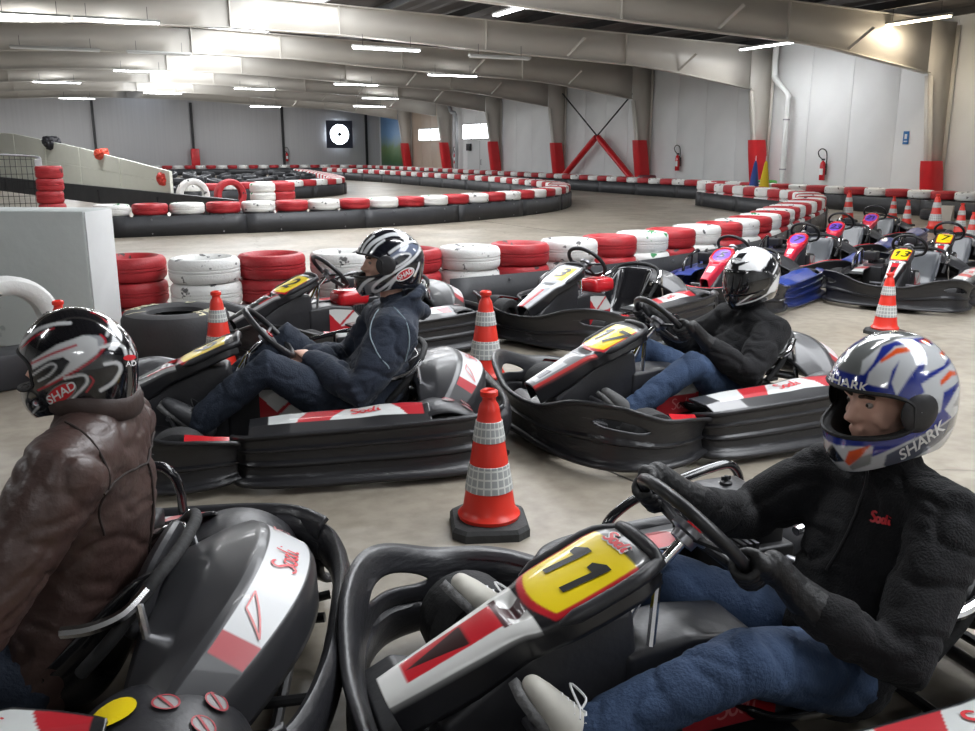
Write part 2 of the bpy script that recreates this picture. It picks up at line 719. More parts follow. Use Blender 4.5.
def roof_z(x):
    return 5.02 - 0.028 * abs(x - RIDGE_X)


# roof deck and purlins, with the roof-light strip left open
SKY_X0, SKY_X1 = 3.9, 6.4


def deck(x0, x1):
    mb = MB()
    n = int((x1 - x0) / 0.25)
    P = []
    for i in range(n + 1):
        x = x0 + (x1 - x0) * i / n
        z = roof_z(x) + (0.02 if i % 2 else -0.02)
        P.append([(x, WALL_Y0, z), (x, WALL_Y1, z)])
    mb.grid(P)
    return mb


dk = MB()
for a, b in [(WALL_X0, RIDGE_X), (SKY_X1, WALL_X1)]:
    m0 = deck(a, b)
    dk.add(m0.v, m0.f)
ceil = struct('ceiling', dk.mesh('ceiling', M_DECK, 0))
solid(ceil, 0.04, 1)
for k in range(-8, 9):
    x = RIDGE_X + k * 1.85 + (0.12 if k >= 0 else -.12)
    if WALL_X0 + .3 < x < WALL_X1 - .3 and not (SKY_X0 - 0.1 < x < SKY_X1 + .1):
        link('purlin', cached('purl', lambda: MB().box((0, 0, 0), (0.08, WALL_Y1 - WALL_Y0 - .3, 0.16)).mesh('purlin', M_DARKMETAL, 0)),
             ceil, (x, (WALL_Y0 + WALL_Y1) / 2, roof_z(x) - 0.13))
M_SKYL = mat('roof_light', (0.8, 0.85, 0.9), 0.5, emit=(0.93, 0.96, 1.0), estr=SKYLIGHT_E)
slm = cached('skyl', lambda: MB().box((0, 0, 0), (SKY_X1 - SKY_X0 + .04, 5.2, 0.03)).mesh('roof_light_pane', M_SKYL, 0))
slf = cached('skyf', lambda: MB().box((0, 0, 0), (SKY_X1 - SKY_X0 + .1, 0.9, 0.05)).mesh('roof_light_bar', M_DECK, 0))
for k in range(-1, 9):
    y = 3.4 + 6.1 * k
    if y < 46:
        link('roof_light_pane', slm, ceil, ((SKY_X0 + SKY_X1) / 2, y + 3.05, 5.0))
    link('roof_light_bar', slf, ceil, ((SKY_X0 + SKY_X1) / 2, y, 5.0))


def build_frame():
    """one portal frame: tapered I columns and haunched I rafters"""
    parts = {}
    xsn = sorted(set(list(np.linspace(RIDGE_X - 14.93, RIDGE_X + 14.93, 31)) + [RIDGE_X]))
    web, top, bot = MB(), MB(), MB()
    P = [[(x, 0, beam_bottom(x)), (x, 0, roof_z(x) - 0.22)] for x in xsn]
    web.grid(P)
    parts['rafter_web'] = (web, 0.02)
    bot.grid([[(x, -.1, beam_bottom(x)), (x, .1, beam_bottom(x))] for x in xsn])
    parts['bottom_flange'] = (bot, 0.02)
    top.grid([[(x, -.1, roof_z(x) - 0.22), (x, .1, roof_z(x) - 0.22)] for x in xsn])
    parts['top_flange'] = (top, 0.02)
    return parts


def column_parts(s):
    """s=+1 right, -1 left; tapered: slim foot, wide head"""
    def X(d):
        return RIDGE_X + s * d
    web = MB().grid([[(X(15.45), 0, 0), (X(15.75), 0, 0)], [(X(14.97), 0, 3.13), (X(15.75), 0, 3.13)], [(X(14.92), 0, 4.38), (X(15.75), 0, 4.38)]])
    inner = MB().grid([[(X(15.45), -.11, 0), (X(15.45), .11, 0)], [(X(15.0), -.11, 3.15), (X(15.0), .11, 3.15)]])
    outer = MB().grid([[(X(15.75), -.11, 0), (X(15.75), .11, 0)], [(X(15.75), -.11, 4.3), (X(15.75), .11, 4.3)]])
    return [('column_web', web), ('inner_flange', inner), ('outer_flange', outer)]


fm = {k: v[0].mesh(k, M_BEAM, 30) for k, v in build_frame().items()}
cmr = [(n, b.mesh(n, M_BEAM, 30)) for n, b in column_parts(1)]
cml = [(n, b.mesh(n, M_BEAM, 30)) for n, b in column_parts(-1)]
stm = MB().box((0, 0, 0), (0.015, 0.19, 0.7)).mesh('stiffener', M_BEAM, 0)
gus = MB().prism([(0, 0), (0.5, 0.42), (0.45, 0.46), (-.05, 0.04)], 'y', -.02, .02).mesh('brace', M_BEAM, 0)
for k, y in enumerate(FRAME_Y):
    fr = bpy.data.objects.new('trim_%d' % (k + 1), None)
    COL.objects.link(fr)
    fr.location = (0, y, 0)
    fr['kind'] = 'structure'
    fr['label'] = 'painted steel portal frame of tapered columns and rafter'
    for n, me in fm.items():
        solid(link(n, me, fr), 0.022, 0)
    for n, me in cmr + cml:
        solid(link(n, me, fr), 0.022, 0)
    for x in (SKY_X0, SKY_X1, 10.2, 14.4, RIDGE_X - 5, RIDGE_X - 10):
        s = link('stiffener', stm, fr, (x, 0, (beam_bottom(x) + roof_z(x) - .22) / 2))
        s.scale = (1, 1, (roof_z(x) - .24 - beam_bottom(x)) / 0.7)
    for x in (16.2, 12.6):
        link('fly_brace', gus, fr, (x, -0.05, beam_bottom(x) + 0.05), (0, 0, R(-60)))

# ------------------------------------------------------------------ lamps
M_TUBE = mat('lit_tube', (1, 1, 1), 0.4, emit=(0.95, 0.97, 1.0), estr=16)
M_TUBEW = mat('lit_tube_warm', (1, 1, 1), 0.4, emit=(1.0, 0.86, 0.62), estr=12)
M_TUBEOFF = mat('unlit_tube', (0.75, 0.76, 0.76), 0.35)
M_HOUS = mat('lamp_housing', (0.55, 0.55, 0.53), 0.5)
LAMPN = [0]


def lamp(loc, rz, L, lit=True, warm=False, label='', power=1.0, group=None, tubes=2, hang=.3):
    t = thing('fluorescent_lamp', label, 'ceiling lamp', loc, rz, group)
    hz = MB().prism([(-.085, 0.0), (-.04, 0.05), (.04, 0.05), (.085, 0.0), (.06, -.005), (0, 0.012), (-.06, -.005)], 'x', -L / 2, L / 2)
    link('lamp_housing', cached(('lh', L), lambda: hz.mesh('lamp_housing', M_HOUS, 0)), t)
    tm = M_TUBEOFF if not lit else (M_TUBEW if warm else M_TUBE)
    for yy in ((-.04, .04) if tubes == 2 else (0,)):
        link('tube', cached(('lt', L, tm.name), lambda: MB().tube([(-L / 2 + .03, 0, 0), (L / 2 - .03, 0, 0)], 0.016, 8).mesh('tube', tm)), t, (0, yy, -.022))
    for xx in (-L / 2 + .25, L / 2 - .25):
        link('hanger', cached(('lhang', hang), lambda: MB().tube([(0, 0, .04), (0, 0, hang)], 0.006, 5).mesh('hanger', M_DARKMETAL)), t, (xx, 0, 0))
    if lit:
        ld = bpy.data.lights.new('lamp_light', 'AREA')
        ld.shape = 'RECTANGLE'
        ld.size = L
        ld.size_y = 0.14
        ld.energy = LAMP_W * power * .65
        ld.color = (1.0, 0.86, 0.66) if warm else (0.96, 0.98, 1.0)
        lo = link('lamp_light', ld, t, (0, 0, -0.05))
        # the bare tubes throw light sideways and upwards too
        lu = bpy.data.lights.new('lamp_glow', 'POINT')
        lu.energy = LAMP_W * power * 0.55
        lu.shadow_soft_size = 0.2
        lu.color = ld.color
        link('lamp_glow', lu, t, (0, 0, -0.3))
    return t


B2 = 21.48
lamp((-0.1, B2, 4.10), 0, 1.5, label='lit twin tube lamp under the rafter, outer one by the mesh fence end', power=1.3)
lamp((1.55, B2, 4.10), 0, 1.7, label='lit twin tube lamp under the rafter, inner one beside the roof lights', power=1.3)
lamp((7.5, B2, 3.80), 0, 1.7, label='lit twin tube lamp under the rafter between roof lights and unlit lamp', power=1.5)
lamp((10.5, B2, 3.72), 0, 1.7, lit=False, label='unlit twin tube lamp hanging under the long rafter')
lamp((0.4, B2 + 6.1, 4.05), 0, 2.2, lit=False, label='unlit twin tube lamp on the second rafter, longer one')
lamp((3.0, B2 + 6.1, 4.05), 0, 1.7, lit=False, label='unlit twin tube lamp on the second rafter, beside the roof lights')
lamp((8.7, 17.0, 4.2), R(90), 2.1, label='lit twin tube lamp hanging crosswise before the long rafter', power=1.5, hang=.66)
lamp((17.55, 19.75, 4.16), R(90), 2.0, label='lit tube lamp beneath the dark roof beside the white downpipe', power=1.5, hang=.5)
lamp((17.35, 14.85, 4.2), R(90), 1.75, warm=True, label='warm glowing tube lamp beside the haunched rafter', power=.9, hang=.45)
G = 'lamps along the far rafters'
for x, y, w in [(11.8, 27.55, .8), (3.0, 33.6, 1), (10.5, 33.6, .8), (0.5, 39.7, 1), (8.0, 39.7, .8), (13.5, 39.7, .8), (5.0, 45.9, 1.6), (15.0, 45.9, 1.0), (11, 52, 2.2), (1.5, 52, 2.2), (-5, 52, 2.0), (-4, 39.7, 1.2)]:  # includes extra lamps added at the back to brighten the far wall
    lamp((x, y, beam_bottom(x) - .06), 0, 1.7, label='lit twin tube lamp under a far rafter', power=w * 1.6, group=G)
G = 'lamps over the kart parking lane'
for x, y in [(-5, 9.2), (2.0, 9.2), (7.5, 9.2), (13.5, 9.2), (-3.5, 3.1), (2.5, 3.1), (8.0, 3.1), (13.5, 3.1), (-2, -2.8), (5, -2.8), (-7, 15.3), (-7, 27.4), (-1.5, 15.3), (4.5, 15.3)]:  # overhead lamps out of view; last two added to brighten the ramp guard
    lamp((x, y, beam_bottom(x) - .06), 0, 1.7, label='unseen lit twin tube lamp over the kart parking lane and near track', power=0.72, group=G)
# ------------------------------------------------------------------ tyre walls
M_TRED = mat('red_painted_tyre', (0.40, 0.020, 0.027), 0.5, var=0.3, vscale=7, bump=0.4, bscale=45,
             spot=(0.05, 0.03, 0.03), spot_at=0.66, spot_scale=7)
M_TWHITE = mat('white_painted_tyre', (0.74, 0.74, 0.72), 0.55, var=0.12, vscale=8, bump=0.4, bscale=45,
               spot=(0.10, 0.10, 0.10), spot_at=0.63, spot_scale=9)
M_TWG = mat('white_tyre_green_flakes', (0.74, 0.74, 0.72), 0.55, var=0.12, vscale=8, bump=0.4, bscale=45,
            spot=(0.03, 0.25, 0.08), spot_at=0.63, spot_scale=7)
M_TGREEN = mat('green_painted_tyre', (0.06, 0.36, 0.05), 0.5, var=0.3, vscale=8, spot=(0.04, 0.05, 0.03), spot_at=0.6, spot_scale=8)
M_TBLACK = mat('old_black_tyre', (0.025, 0.026, 0.03), 0.5, var=0.5, vscale=9, bump=0.4, bscale=40)
M_TBROWN = mat('dark_red_tyre', (0.16, 0.03, 0.04), 0.55, var=0.3, bump=0.3)
TM = {'r': M_TRED, 'w': M_TWHITE, 'g': M_TWG, 'G': M_TGREEN, 'k': M_TBLACK, 'b': M_TBROWN}
TCOL = {'r': 'red', 'w': 'white', 'g': 'white flaking to green', 'G': 'green', 'k': 'black', 'b': 'dark red'}


def tyre_mesh(c, Ro=0.29, w=0.19, n=28, fine=True):
    def mk():
        h = w / 2
        ri = Ro * 0.62
        if fine:
            prof = [(ri, -h * .55), (ri + .015, -h * .8), (Ro * .80, -h), (Ro * .92, -h * .93), (Ro * .985, -h * .7), (Ro, -h * .45),
                    (Ro, -h * .2), (Ro - .008, -h * .17), (Ro - .008, -h * .10), (Ro, -h * .07),
                    (Ro, h * .07), (Ro - .008, h * .10), (Ro - .008, h * .17), (Ro, h * .2),
                    (Ro, h * .45), (Ro * .985, h * .7), (Ro * .92, h * .93), (Ro * .80, h), (ri + .015, h * .8), (ri, h * .55),
                    (ri + .02, h * .45), (Ro * .9, h * .3), (Ro * .92, 0), (Ro * .9, -h * .3), (ri + .02, -h * .45)]
        else:
            prof = [(ri, -h * .6), (Ro * .8, -h), (Ro * .96, -h * .85), (Ro, -h * .4), (Ro, h * .4), (Ro * .96, h * .85), (Ro * .8, h),
                    (ri, h * .6), (Ro * .85, h * .3), (Ro * .85, -h * .3)]
        return MB().lathe(prof, n, closed=True).mesh('tyre', TM[c], 35)
    return cached(('tyre', c, Ro, w, n, fine), mk)


def tyre(c, loc, label, group, Ro=0.29, w=0.19, rot=None, n=28, fine=True):
    o = link('tyre', tyre_mesh(c, Ro, w, n, fine), None, loc)
    o.rotation_euler = rot or (0, 0, random.uniform(0, 6.28))
    return tag(o, label, 'tyre', group)


HIDDEN = MB()


def hide_tyre(x, y, z, Ro=0.28, w=0.18):
    h = w / 2
    HIDDEN.lathe([(Ro * .62, z - h * .6), (Ro * .9, z - h), (Ro, z - h * .5), (Ro, z + h * .5), (Ro * .9, z + h), (Ro * .62, z + h * .6)], 12,
                 Matrix.Translation((x, y, 0)), closed=True)


def resample(pts, step):
    P = spline([(a, b, 0) for a, b in pts], 14)
    out = [P[0]]
    acc = 0
    for a, b in zip(P[:-1], P[1:]):
        d = (b - a).length
        while acc + d >= step:
            t = (step - acc) / d
            a = a + (b - a) * t
            out.append(a.copy())
            d = (b - a).length
            acc = 0
        acc += d
    return out


def belt(pts, zt, name_label, off, seg=2.4, bolts=True, side=1):
    """vertical rubber belt nailed along a tyre row, in overlapping lengths"""
    P = resample(pts, 0.2)
    t = thing('rubber_belt', name_label, 'barrier', (P[0].x, P[0].y, 0))
    per = max(2, int(seg / 0.2))
    i = 0
    k = 0
    bm = MB()
    while i < len(P) - 1:
        q = P[i:i + per + 1]
        if len(q) < 2:
            break
        G = []
        for j, p in enumerate(q):
            a = q[max(0, j - 1)]
            c = q[min(len(q) - 1, j + 1)]
            d = (c - a).normalized()
            n = Vector((d.y, -d.x, 0)) * side
            o = p + n * (off + 0.006 * (k % 2)) - P[0]
            G.append([(o.x, o.y, 0.004), (o.x, o.y, zt)])
            if bolts and j % 6 == 3:
                for z in (0.05, zt - .05):
                    bm.lathe([(0.0, 0.012), (0.012, 0.010), (0.015, 0)], 6,
                             Matrix.Translation((o.x + n.x * .012, o.y + n.y * .012, z)) @ n.to_track_quat('Z', 'Y').to_matrix().to_4x4())
        solid(link('belt_length', MB().grid(G).mesh('belt_length', M_BELT, 40), t), 0.012, 0)
        i += per
        k += 1
    if bm.v:
        b = link('bolts', bm.mesh('bolts', M_STEEL, 40), t)
        b['kind'] = 'stuff'
    return t


M_BELT = mat('rubber_belt', (0.028, 0.029, 0.033), 0.5, var=0.35, vscale=4, bump=0.15, bscale=25, rvar=0.12)

# near row along the parking lane
GR1 = 'tyre stacks beside the parked karts'
row1 = [(0.52, 8.0), (1.06, 7.66), (1.62, 7.72), (2.22, 7.62), (2.80, 7.56)]
c1 = 'rwrwr'
WHERE = ['touching the concrete block', 'behind the big slick tyre', 'behind the yellow kart nose', 'behind the empty kart steering wheel', 'behind the empty kart seat']
for (x, y), c, where in zip(row1, c1, WHERE):
    for j in range(3):
        tyre(c, (x + random.uniform(-.015, .015), y + random.uniform(-.015, .015), 0.1 + j * .2),
             '%s painted tyre, %s of three in the stack %s' % (TCOL[c], ['bottom', 'middle', 'top'][j], where), GR1, 0.285, 0.2, n=36)
path1 = [(3.36, 7.52), (4.2, 7.65), (5.1, 7.85), (6.1, 8.24), (7.1, 8.68), (7.85, 9.08), (8.9, 9.82), (10.2, 10.85), (11.9, 12.15), (13.3, 13.4), (14.5, 15.0), (15.05, 17.0), (15.9, 19.8)]
P = resample(path1, 0.585)
for i, p in enumerate(P):
    c = ('w', 'r', 'w', 'r', 'g', 'r')[i % 6]
    for j in (1, 2):
        tyre(c, (p.x + random.uniform(-.015, .015), p.y + random.uniform(-.015, .015), 0.1 + j * .2),
             '%s painted tyre, %s tier of the belted row curving past the karts' % (TCOL[c], ['low', 'middle', 'top'][j]), GR1, 0.285, 0.2,
             n=32 if i < 14 else 20, fine=i < 14)
    hide_tyre(p.x, p.y, 0.1, .285, .2)
belt([(3.0, 7.48)] + path1, 0.36, 'black rubber belt along the tyre row beside the parked karts', 0.31)
belt(path1[-4:], 0.36, 'black rubber belt on the track face of the hooked tyre row end', -0.31, bolts=False)

# island on the track: near side, round end and return side
GR2 = 'tyres of the round-ended island'
path2 = [(0.85, 16.85), (2.2, 16.85), (4.0, 16.85), (6.05, 17.1), (7.8, 17.7), (9.4, 18.55), (10.7, 19.5), (11.9, 20.9), (12.9, 22.6), (13.5, 24.5), (13.9, 27.0), (14.2, 30.0), (14.1, 34.9), (13.9, 40.3), (13.0, 47.5)]
P = resample(path2, 0.62)
for i, p in enumerate(P):
    c = ('g', 'r')[i % 2] if i % 8 < 5 else ('w', 'r')[i % 2]
    if (i % 4) == 0:
        c = 'w' if i % 8 else 'g'
    z = 0.45
    tyre(c, (p.x, p.y, z), '%s painted tyre on top of the round-ended track island' % TCOL[c], GR2, 0.30, 0.19, n=26 if i < 24 else 14, fine=i < 20)
    hide_tyre(p.x, p.y, .09, .3)
    hide_tyre(p.x, p.y, .27, .3)
belt(path2, 0.34, 'black rubber belt around the round-ended track island', 0.32)
belt(path2[-7:], 0.34, 'black rubber belt on the inner face of the island return side', -0.32, bolts=False)

# row along the right-hand wall and across the far wall
GR4 = 'tyres along the long white wall'
path4 = [(17.85, 12.2), (17.9, 15.5), (17.75, 22.0), (17.7, 30.0), (17.7, 40.0), (17.6, 50.0), (17.0, 54.5), (14.0, 56.3), (8.0, 56.6), (0.0, 56.8)]
P = resample(path4, 0.62)
PILE_R, PILE_W = [], []
for i, p in enumerate(P):
    c = 'wr'[i % 2]
    if p.y > 49.5 and p.x < 12:
        (PILE_R if c == 'r' else PILE_W).append((p.x, p.y))
        continue
    tyre(c, (p.x, p.y, 0.47), '%s painted tyre on top of the row along the long white wall' % TCOL[c], GR4, 0.29, 0.18, n=20 if p.y < 26 else 12, fine=p.y < 22)
    hide_tyre(p.x, p.y, .28, .29)
    hide_tyre(p.x, p.y, .09, .29)
for pl, m_, nm in ((PILE_R, M_TRED, 'red'), (PILE_W, M_TWHITE, 'white')):
    mb_ = MB()
    for x_, y_ in pl:
        for z_ in (.09, .28, .47):
            mb_.lathe([(.18, z_ - .05), (.26, z_ - .09), (.29, z_ - .04), (.29, z_ + .04), (.26, z_ + .09), (.18, z_ + .05)], 12, Matrix.Translation((x_, y_, 0)), closed=True)
    tag(link(nm + '_far_tyres', mb_.mesh('far_tyres', m_, 35)), 'small %s tyres in the row under the far grey wall' % nm, 'tyres', None, 'stuff')
belt(path4, 0.36, 'black rubber belt along the tyre row by the long white wall', -0.31, bolts=False)

# second island further back, packed with black tyres
GR3 = 'tyres edging the far packed island'
path3 = [(3.4, 26.0), (5.4, 27.2), (7.4, 28.6), (8.6, 30.2), (9.3, 33.0), (10.2, 38.5), (11.0, 45.0)]
P = resample(path3, 0.64)
for i, p in enumerate(P):
    c = 'wr'[i % 2]
    tyre(c, (p.x, p.y, 0.45), '%s painted tyre edging the island packed with black tyres' % TCOL[c], GR3, 0.30, 0.19, n=14, fine=False)
    hide_tyre(p.x, p.y, .27, .3)
    hide_tyre(p.x, p.y, .09, .3)
belt(path3, 0.34, 'black rubber belt around the island packed with black tyres', 0.32, bolts=False)
PILE = MB()


def pile_tyre(x, y, z, tilt):
    h, Ro = .09, .28
    m_ = Matrix.Translation((x, y, z)) @ Euler((random.uniform(-.25, .25) * tilt, random.uniform(-.25, .25) * tilt, 0)).to_matrix().to_4x4()
    PILE.lathe([(Ro * .62, -h * .6), (Ro * .8, -h), (Ro * .96, -h * .85), (Ro, -h * .4), (Ro, h * .4), (Ro * .96, h * .85), (Ro * .8, h), (Ro * .62, h * .6), (Ro * .85, 0)], 14, m_, closed=True)


cnt = 0
for iy in range(13):
    for ix in range(12):
        y = 29.8 + iy * 1.25 + random.uniform(-.2, .2)
        xr = float(np.interp(y, [26, 28.6, 30.2, 33, 38.5, 45], [2.4, 6.6, 7.8, 8.5, 9.4, 10.2]))
        x = xr - ix * 0.75 + random.uniform(-.12, .12)
        if x < 0.5 or cnt >= 118:
            continue
        lev = random.choice((1, 2, 2, 3))
        for j in range(lev - 1):
            hide_tyre(x, y, .09 + .18 * j, .28)
        pile_tyre(x, y, .09 + .18 * (lev - 1) + .01, lev > 1)
        cnt += 1
po = link('packed_tyres', PILE.mesh('packed_tyres', M_TBLACK, 35))
tag(po, 'heap of old black tyres packed inside the far island', 'tyres', None, 'stuff')
ho = link('lower_tyres', HIDDEN.mesh('lower_tyres', M_TBLACK, 40))
tag(ho, 'dark lower tyres under the painted tops behind the belts', 'tyres', None, 'stuff')

# loose tyres
tyre('w', (2.62, 20.0, .53), 'white tyre standing upright like an arch behind the island', None, .34, .2, (R(90), 0, R(10)))
tyre('r', (3.35, 19.8, .52), 'red tyre standing upright like an arch behind the island', None, .34, .2, (R(90), 0, R(14)))
for x, y, w_ in ((2.62, 20.0, 'white'), (3.35, 19.8, 'red')):
    tyre('k', (x, y, .1), 'black tyre lying flat under the upright %s tyre' % w_, None, .3, .2)
for k, (x, c) in enumerate([(4.05, 'g'), (4.55, 'r')]):
    for j in range(4):
        tyre(c, (x, 19.9 + k * .3, .095 + .19 * j), '%s tyre, %s of four stacked beside the red arch tyre' % (TCOL[c], ['lowest', 'second', 'third', 'topmost'][j]), None, .27, .19)
for k in range(6):
    tyre('r', (-0.06 + random.uniform(-.015, .015), 16.6, .1 + .2 * k), 'small red tyre in the tall post stack by the mesh fence', 'red post stack tyres', .21, .2)
# white tyre leaning on the concrete block and a dark one under it
tyre('w', (-0.36, 6.62, .325), 'large white tyre standing upright against the concrete block', None, .325, .2, (R(88), 0, R(22)), n=40)
o = link('black_plinth', bevel_box((0.9, .30, .23), .03, M_BELT), None, (-0.50, 6.22, .115), (0, 0, R(22)))
tag(o, 'black rubber plinth before the upright white tyre', 'plinth')
for k, (y, c, n) in enumerate([(25.3, 'G', 1), (20.6, 'G', 2), (26.5, 'b', 2)]):
    for j in range(n + 1):
        cc = 'k' if (j == 0 and c == 'G') else c
        tyre(cc, (18.65, y, .1 + .2 * j), '%s tyre %s behind the wall row%s' % (
            TCOL[cc], ['lowest', 'second', 'topmost'][j], [' near the slanted brace', ' beside the padded downpipe column', ' under an extinguisher'][k]), None, .32, .2)

# big slick racing tyre
def slick():
    t = thing('racing_tyre', 'big black slick racing tyre lying flat before the stacks', 'tyre', (0.70, 6.74, 0))
    Ro, w = .375, .34
    prof = [(.19, .02), (.2, .0), (.30, .0), (.35, .015), (.372, .06), (Ro, .12), (Ro, w - .12), (.372, w - .06), (.352, w - .018), (.30, w), (.235, w - .004), (.20, w - .02),
            (.19, w - .05), (.30, w - .09), (.31, w / 2), (.30, .09)]
    link('tyre_carcass', MB().lathe(prof, 56, closed=True).mesh('racing_tyre', M_BIGTIRE, 40), t)

    def onring(a0):
        def f(x, y):
            a = a0 - x / .285
            r = .288 + y * 1.5
            return (r * math.cos(a), r * math.sin(a), w + .004 - max(0, r - .30) * .25)
        return f
    mb = MB()
    for s, a in (('EAGLE', R(140)), ('EAGLE', R(-40)), ('(', R(195)), ('D', R(60))):
        q = decal(text2d(s, .10, 0, .02), onring(a))
        mb.add(q.v, q.f)
    link('sidewall_lettering', mb.mesh('sidewall_lettering', mat('cream_print', (.75, .70, .48), .6), 0), t)


slick()

# ------------------------------------------------------------------ concrete block, ramp, fence
bl = thing('concrete_block', 'pale grey concrete barrier block with a whiter end face', 'concrete block', (0.30, 7.45, 0), R(150))
link('block_body', bevel_box((2.6, .42, 1.02), .02, M_CONC), bl, (1.3, .05, .51))
link('end_face', bevel_box((.012, .40, 1.0), .004, mat('pale_face', (.68, .69, .69), .6, var=.1, vscale=4, spot=(.4, .4, .4), spot_at=.7)), bl, (-.004, .05, .51))  # thin sheet making this end paler than the block body

M_RAMP = mat('cream_board', (0.78, 0.79, 0.70), 0.5, var=.05)
A, B = Vector((2.15, 19.4, 0)), Vector((-1.9, 28.5, 0))
rp = thing('ramp_guard', 'cream sloping board wall guarding the ramp', 'barrier', (A.x, A.y, 0))
D = B - A
nrm = Vector((D.y, -D.x, 0)).normalized()


def ramp_pt(t, z, o=0.0):
    p = D * t + nrm * o
    return (p.x, p.y, z)


zb = [(0, .60), (1.25, .86)]
zt = [(0, 1.03), (.38, 1.50), (.72, 1.84), (1.25, 2.05)]
edges = [0, .2, .38, .55, .72, .98, 1.25]
for a, b in zip(edges[:-1], edges[1:]):
    for lo, hi in ((0, .5), (.5, 1)):
        vs = []
        for o in (.03, -.03):
            for t, s in ((a, lo), (b, lo), (b, hi), (a, hi)):
                z0 = np.interp(t, *zip(*zb))
                z1 = np.interp(t, *zip(*zt))
                vs.append(ramp_pt(t + (.0015 if t == a else -.0015), z0 + (z1 - z0) * s - (.006 if s == .5 and hi == .5 else 0), o))
        link('board', MB().add(vs, [(0, 1, 2, 3), (7, 6, 5, 4), (0, 4, 5, 1), (1, 5, 6, 2), (2, 6, 7, 3), (3, 7, 4, 0)]).mesh('board', M_RAMP, 0), rp)
vs = [ramp_pt(t, z, o) for o in (.06, -.06) for t, z in ((-.22, .16), (1.25, .52), (1.25, .85), (-.22, .55))]
link('skirt', MB().add(vs, [(0, 1, 2, 3), (7, 6, 5, 4), (0, 4, 5, 1), (1, 5, 6, 2), (2, 6, 7, 3), (3, 7, 4, 0)]).mesh('skirt', M_BELT, 0), rp)
for t in (.05, .3, .55, .8):
    p = ramp_pt(t, .36 + .28 * t, -.07)
    link('skirt_seam', cached('seam', lambda: MB().box((0, 0, 0), (.03, .03, .28)).mesh('skirt_seam', M_DARKMETAL, 0)), rp, p)


def pad_blob(label, col, t, zc, s):
    mb = MB()
    mb.lathe([(0, -.16), (.12, -.13), (.17, -.03), (.16, .06), (.12, .12), (0, .13)], 14)
    me = remesh(mb, .02, 2)
    wrinkle(me, .05, 9, seed=t * 10)
    me.materials.append(mat(label[:12], col, .5))
    me.shade_smooth()
    p = ramp_pt(t, zc, .0)
    o = link('edge_cushion', me, None, (A.x + p[0], A.y + p[1], zc))
    o.scale = s
    tag(o, label, 'cushion')


pad_blob('black cushion wrapped over the ramp guard edge', (.02, .02, .025), .52, 1.62, (1.25, 1.1, 1.2))
pad_blob('small orange red cushion on the ramp guard edge', (.7, .08, .04), .28, 1.37, (1.0, 1.0, .9))
pad_blob('orange red cushion at the low end of the ramp guard', (.65, .05, .035), .03, .88, (.9, .9, 1.0))

fn = thing('mesh_fence', 'grey welded mesh fence panel standing behind the concrete block', 'fence', (-0.2, 17.1, 0), R(180))
link('post', bevel_box((.11, .11, 1.3), .01, mat('galvanised', (.42, .42, .43), .5, .3)), fn, (0, 0, .65))
mw = MB()
for k in range(36):
    mw.tube([(.1 + k * .08, 0, .1), (.1 + k * .08, 0, 1.36)], .004, 4)
for k in range(11):
    mw.tube([(.08, 0, .1 + k * .12), (3, 0, .1 + k * .12)], .004, 4)
m0 = link('mesh_wires', mw.mesh('mesh_wires', M_DARKMETAL, 0), fn)
m0['kind'] = 'stuff'
link('top_rail', MB().tube(spline([(0.02, 0, 1.28), (.25, 0, 1.36), (3, 0, 1.46)], 6), .02, 8).mesh('top_rail', M_STEEL), fn)

# ------------------------------------------------------------------ wall fittings
M_PADR = mat('red_vinyl', (0.62, 0.014, 0.02), 0.38, var=.2, vscale=3, bump=.35, bscale=7)


def col_pad(y, z0, z1, label, two=False):
    """vinyl sleeve wrapped round a tapered column foot, in short rolls"""
    t = thing('column_pad', label, 'safety pad', (19.35, y, 0))
    n = 1
    for k in range(n):
        a = z0 + (z1 - z0) * k / n
        b = z0 + (z1 - z0) * (k + 1) / n - .01
        lean = lambda z: -.14 * z
        mb = MB()
        P = []
        for z in np.linspace(a, b, 6):
            f = 1 - .06 * abs(2 * (z - a) / (b - a) - 1)**4
            ring = []
            for q in range(20):
                an = 2 * PI * q / 20
                cx, sx = math.cos(an), math.sin(an)
                ring.append((lean(z) + f * .25 * math.copysign(abs(cx)**.5, cx) + .08, f * .20 * math.copysign(abs(sx)**.5, sx), z))
            ring.append(ring[0])
            P.append(ring)
        mb.grid(P)
        mb.f += [tuple(range(20)), tuple(5 * 21 + i for i in range(20))]
        link('pad_roll', mb.mesh('pad_roll', M_PADR, 40, merge=1e-4), t)
    return t


col_pad(15.6, .12, 1.2, 'short wide red vinyl pad on the column nearest the cones')
col_pad(21.7, .15, 1.75, 'tall red vinyl pad on the column beside the white downpipe')
col_pad(27.8, .15, 1.80, 'tall red vinyl pad on the column at the foot of the diagonal brace')
col_pad(33.9, .15, 1.75, 'red vinyl pad on the column left of the diagonal brace bay')
col_pad(40.0, .15, 1.85, 'red vinyl pad on the column beside the white panelled door')
col_pad(46.1, .15, 1.85, 'red vinyl pad on the column beside the cream wall sheet')
col_pad(52.2, .15, 1.85, 'red vinyl pad on the column next to the painted mural')

# diagonal brace in one bay
br = thing('diagonal_brace', 'crossed dark steel wall bracing with red padded lower legs', 'brace', (19.3, 30.85, 0))
mid = Vector((0, .0, 1.98))
for s in (1, -1):
    foot = Vector((0, -s * 2.75, .25))
    head = Vector((0, s * 2.75, 3.7))
    link('brace_rod', MB().tube([foot, mid, head], .028, 8).mesh('brace_rod', M_DARKMETAL), br)
    d = (mid - foot)
    pts = [foot + d * t for t in np.linspace(.02, .97, 9)]
    link('pad_sleeve', MB().tube(pts, [.12, .125, .12, .125, .12, .125, .12, .125, .11], 12).mesh('pad_sleeve', M_PADR), br)

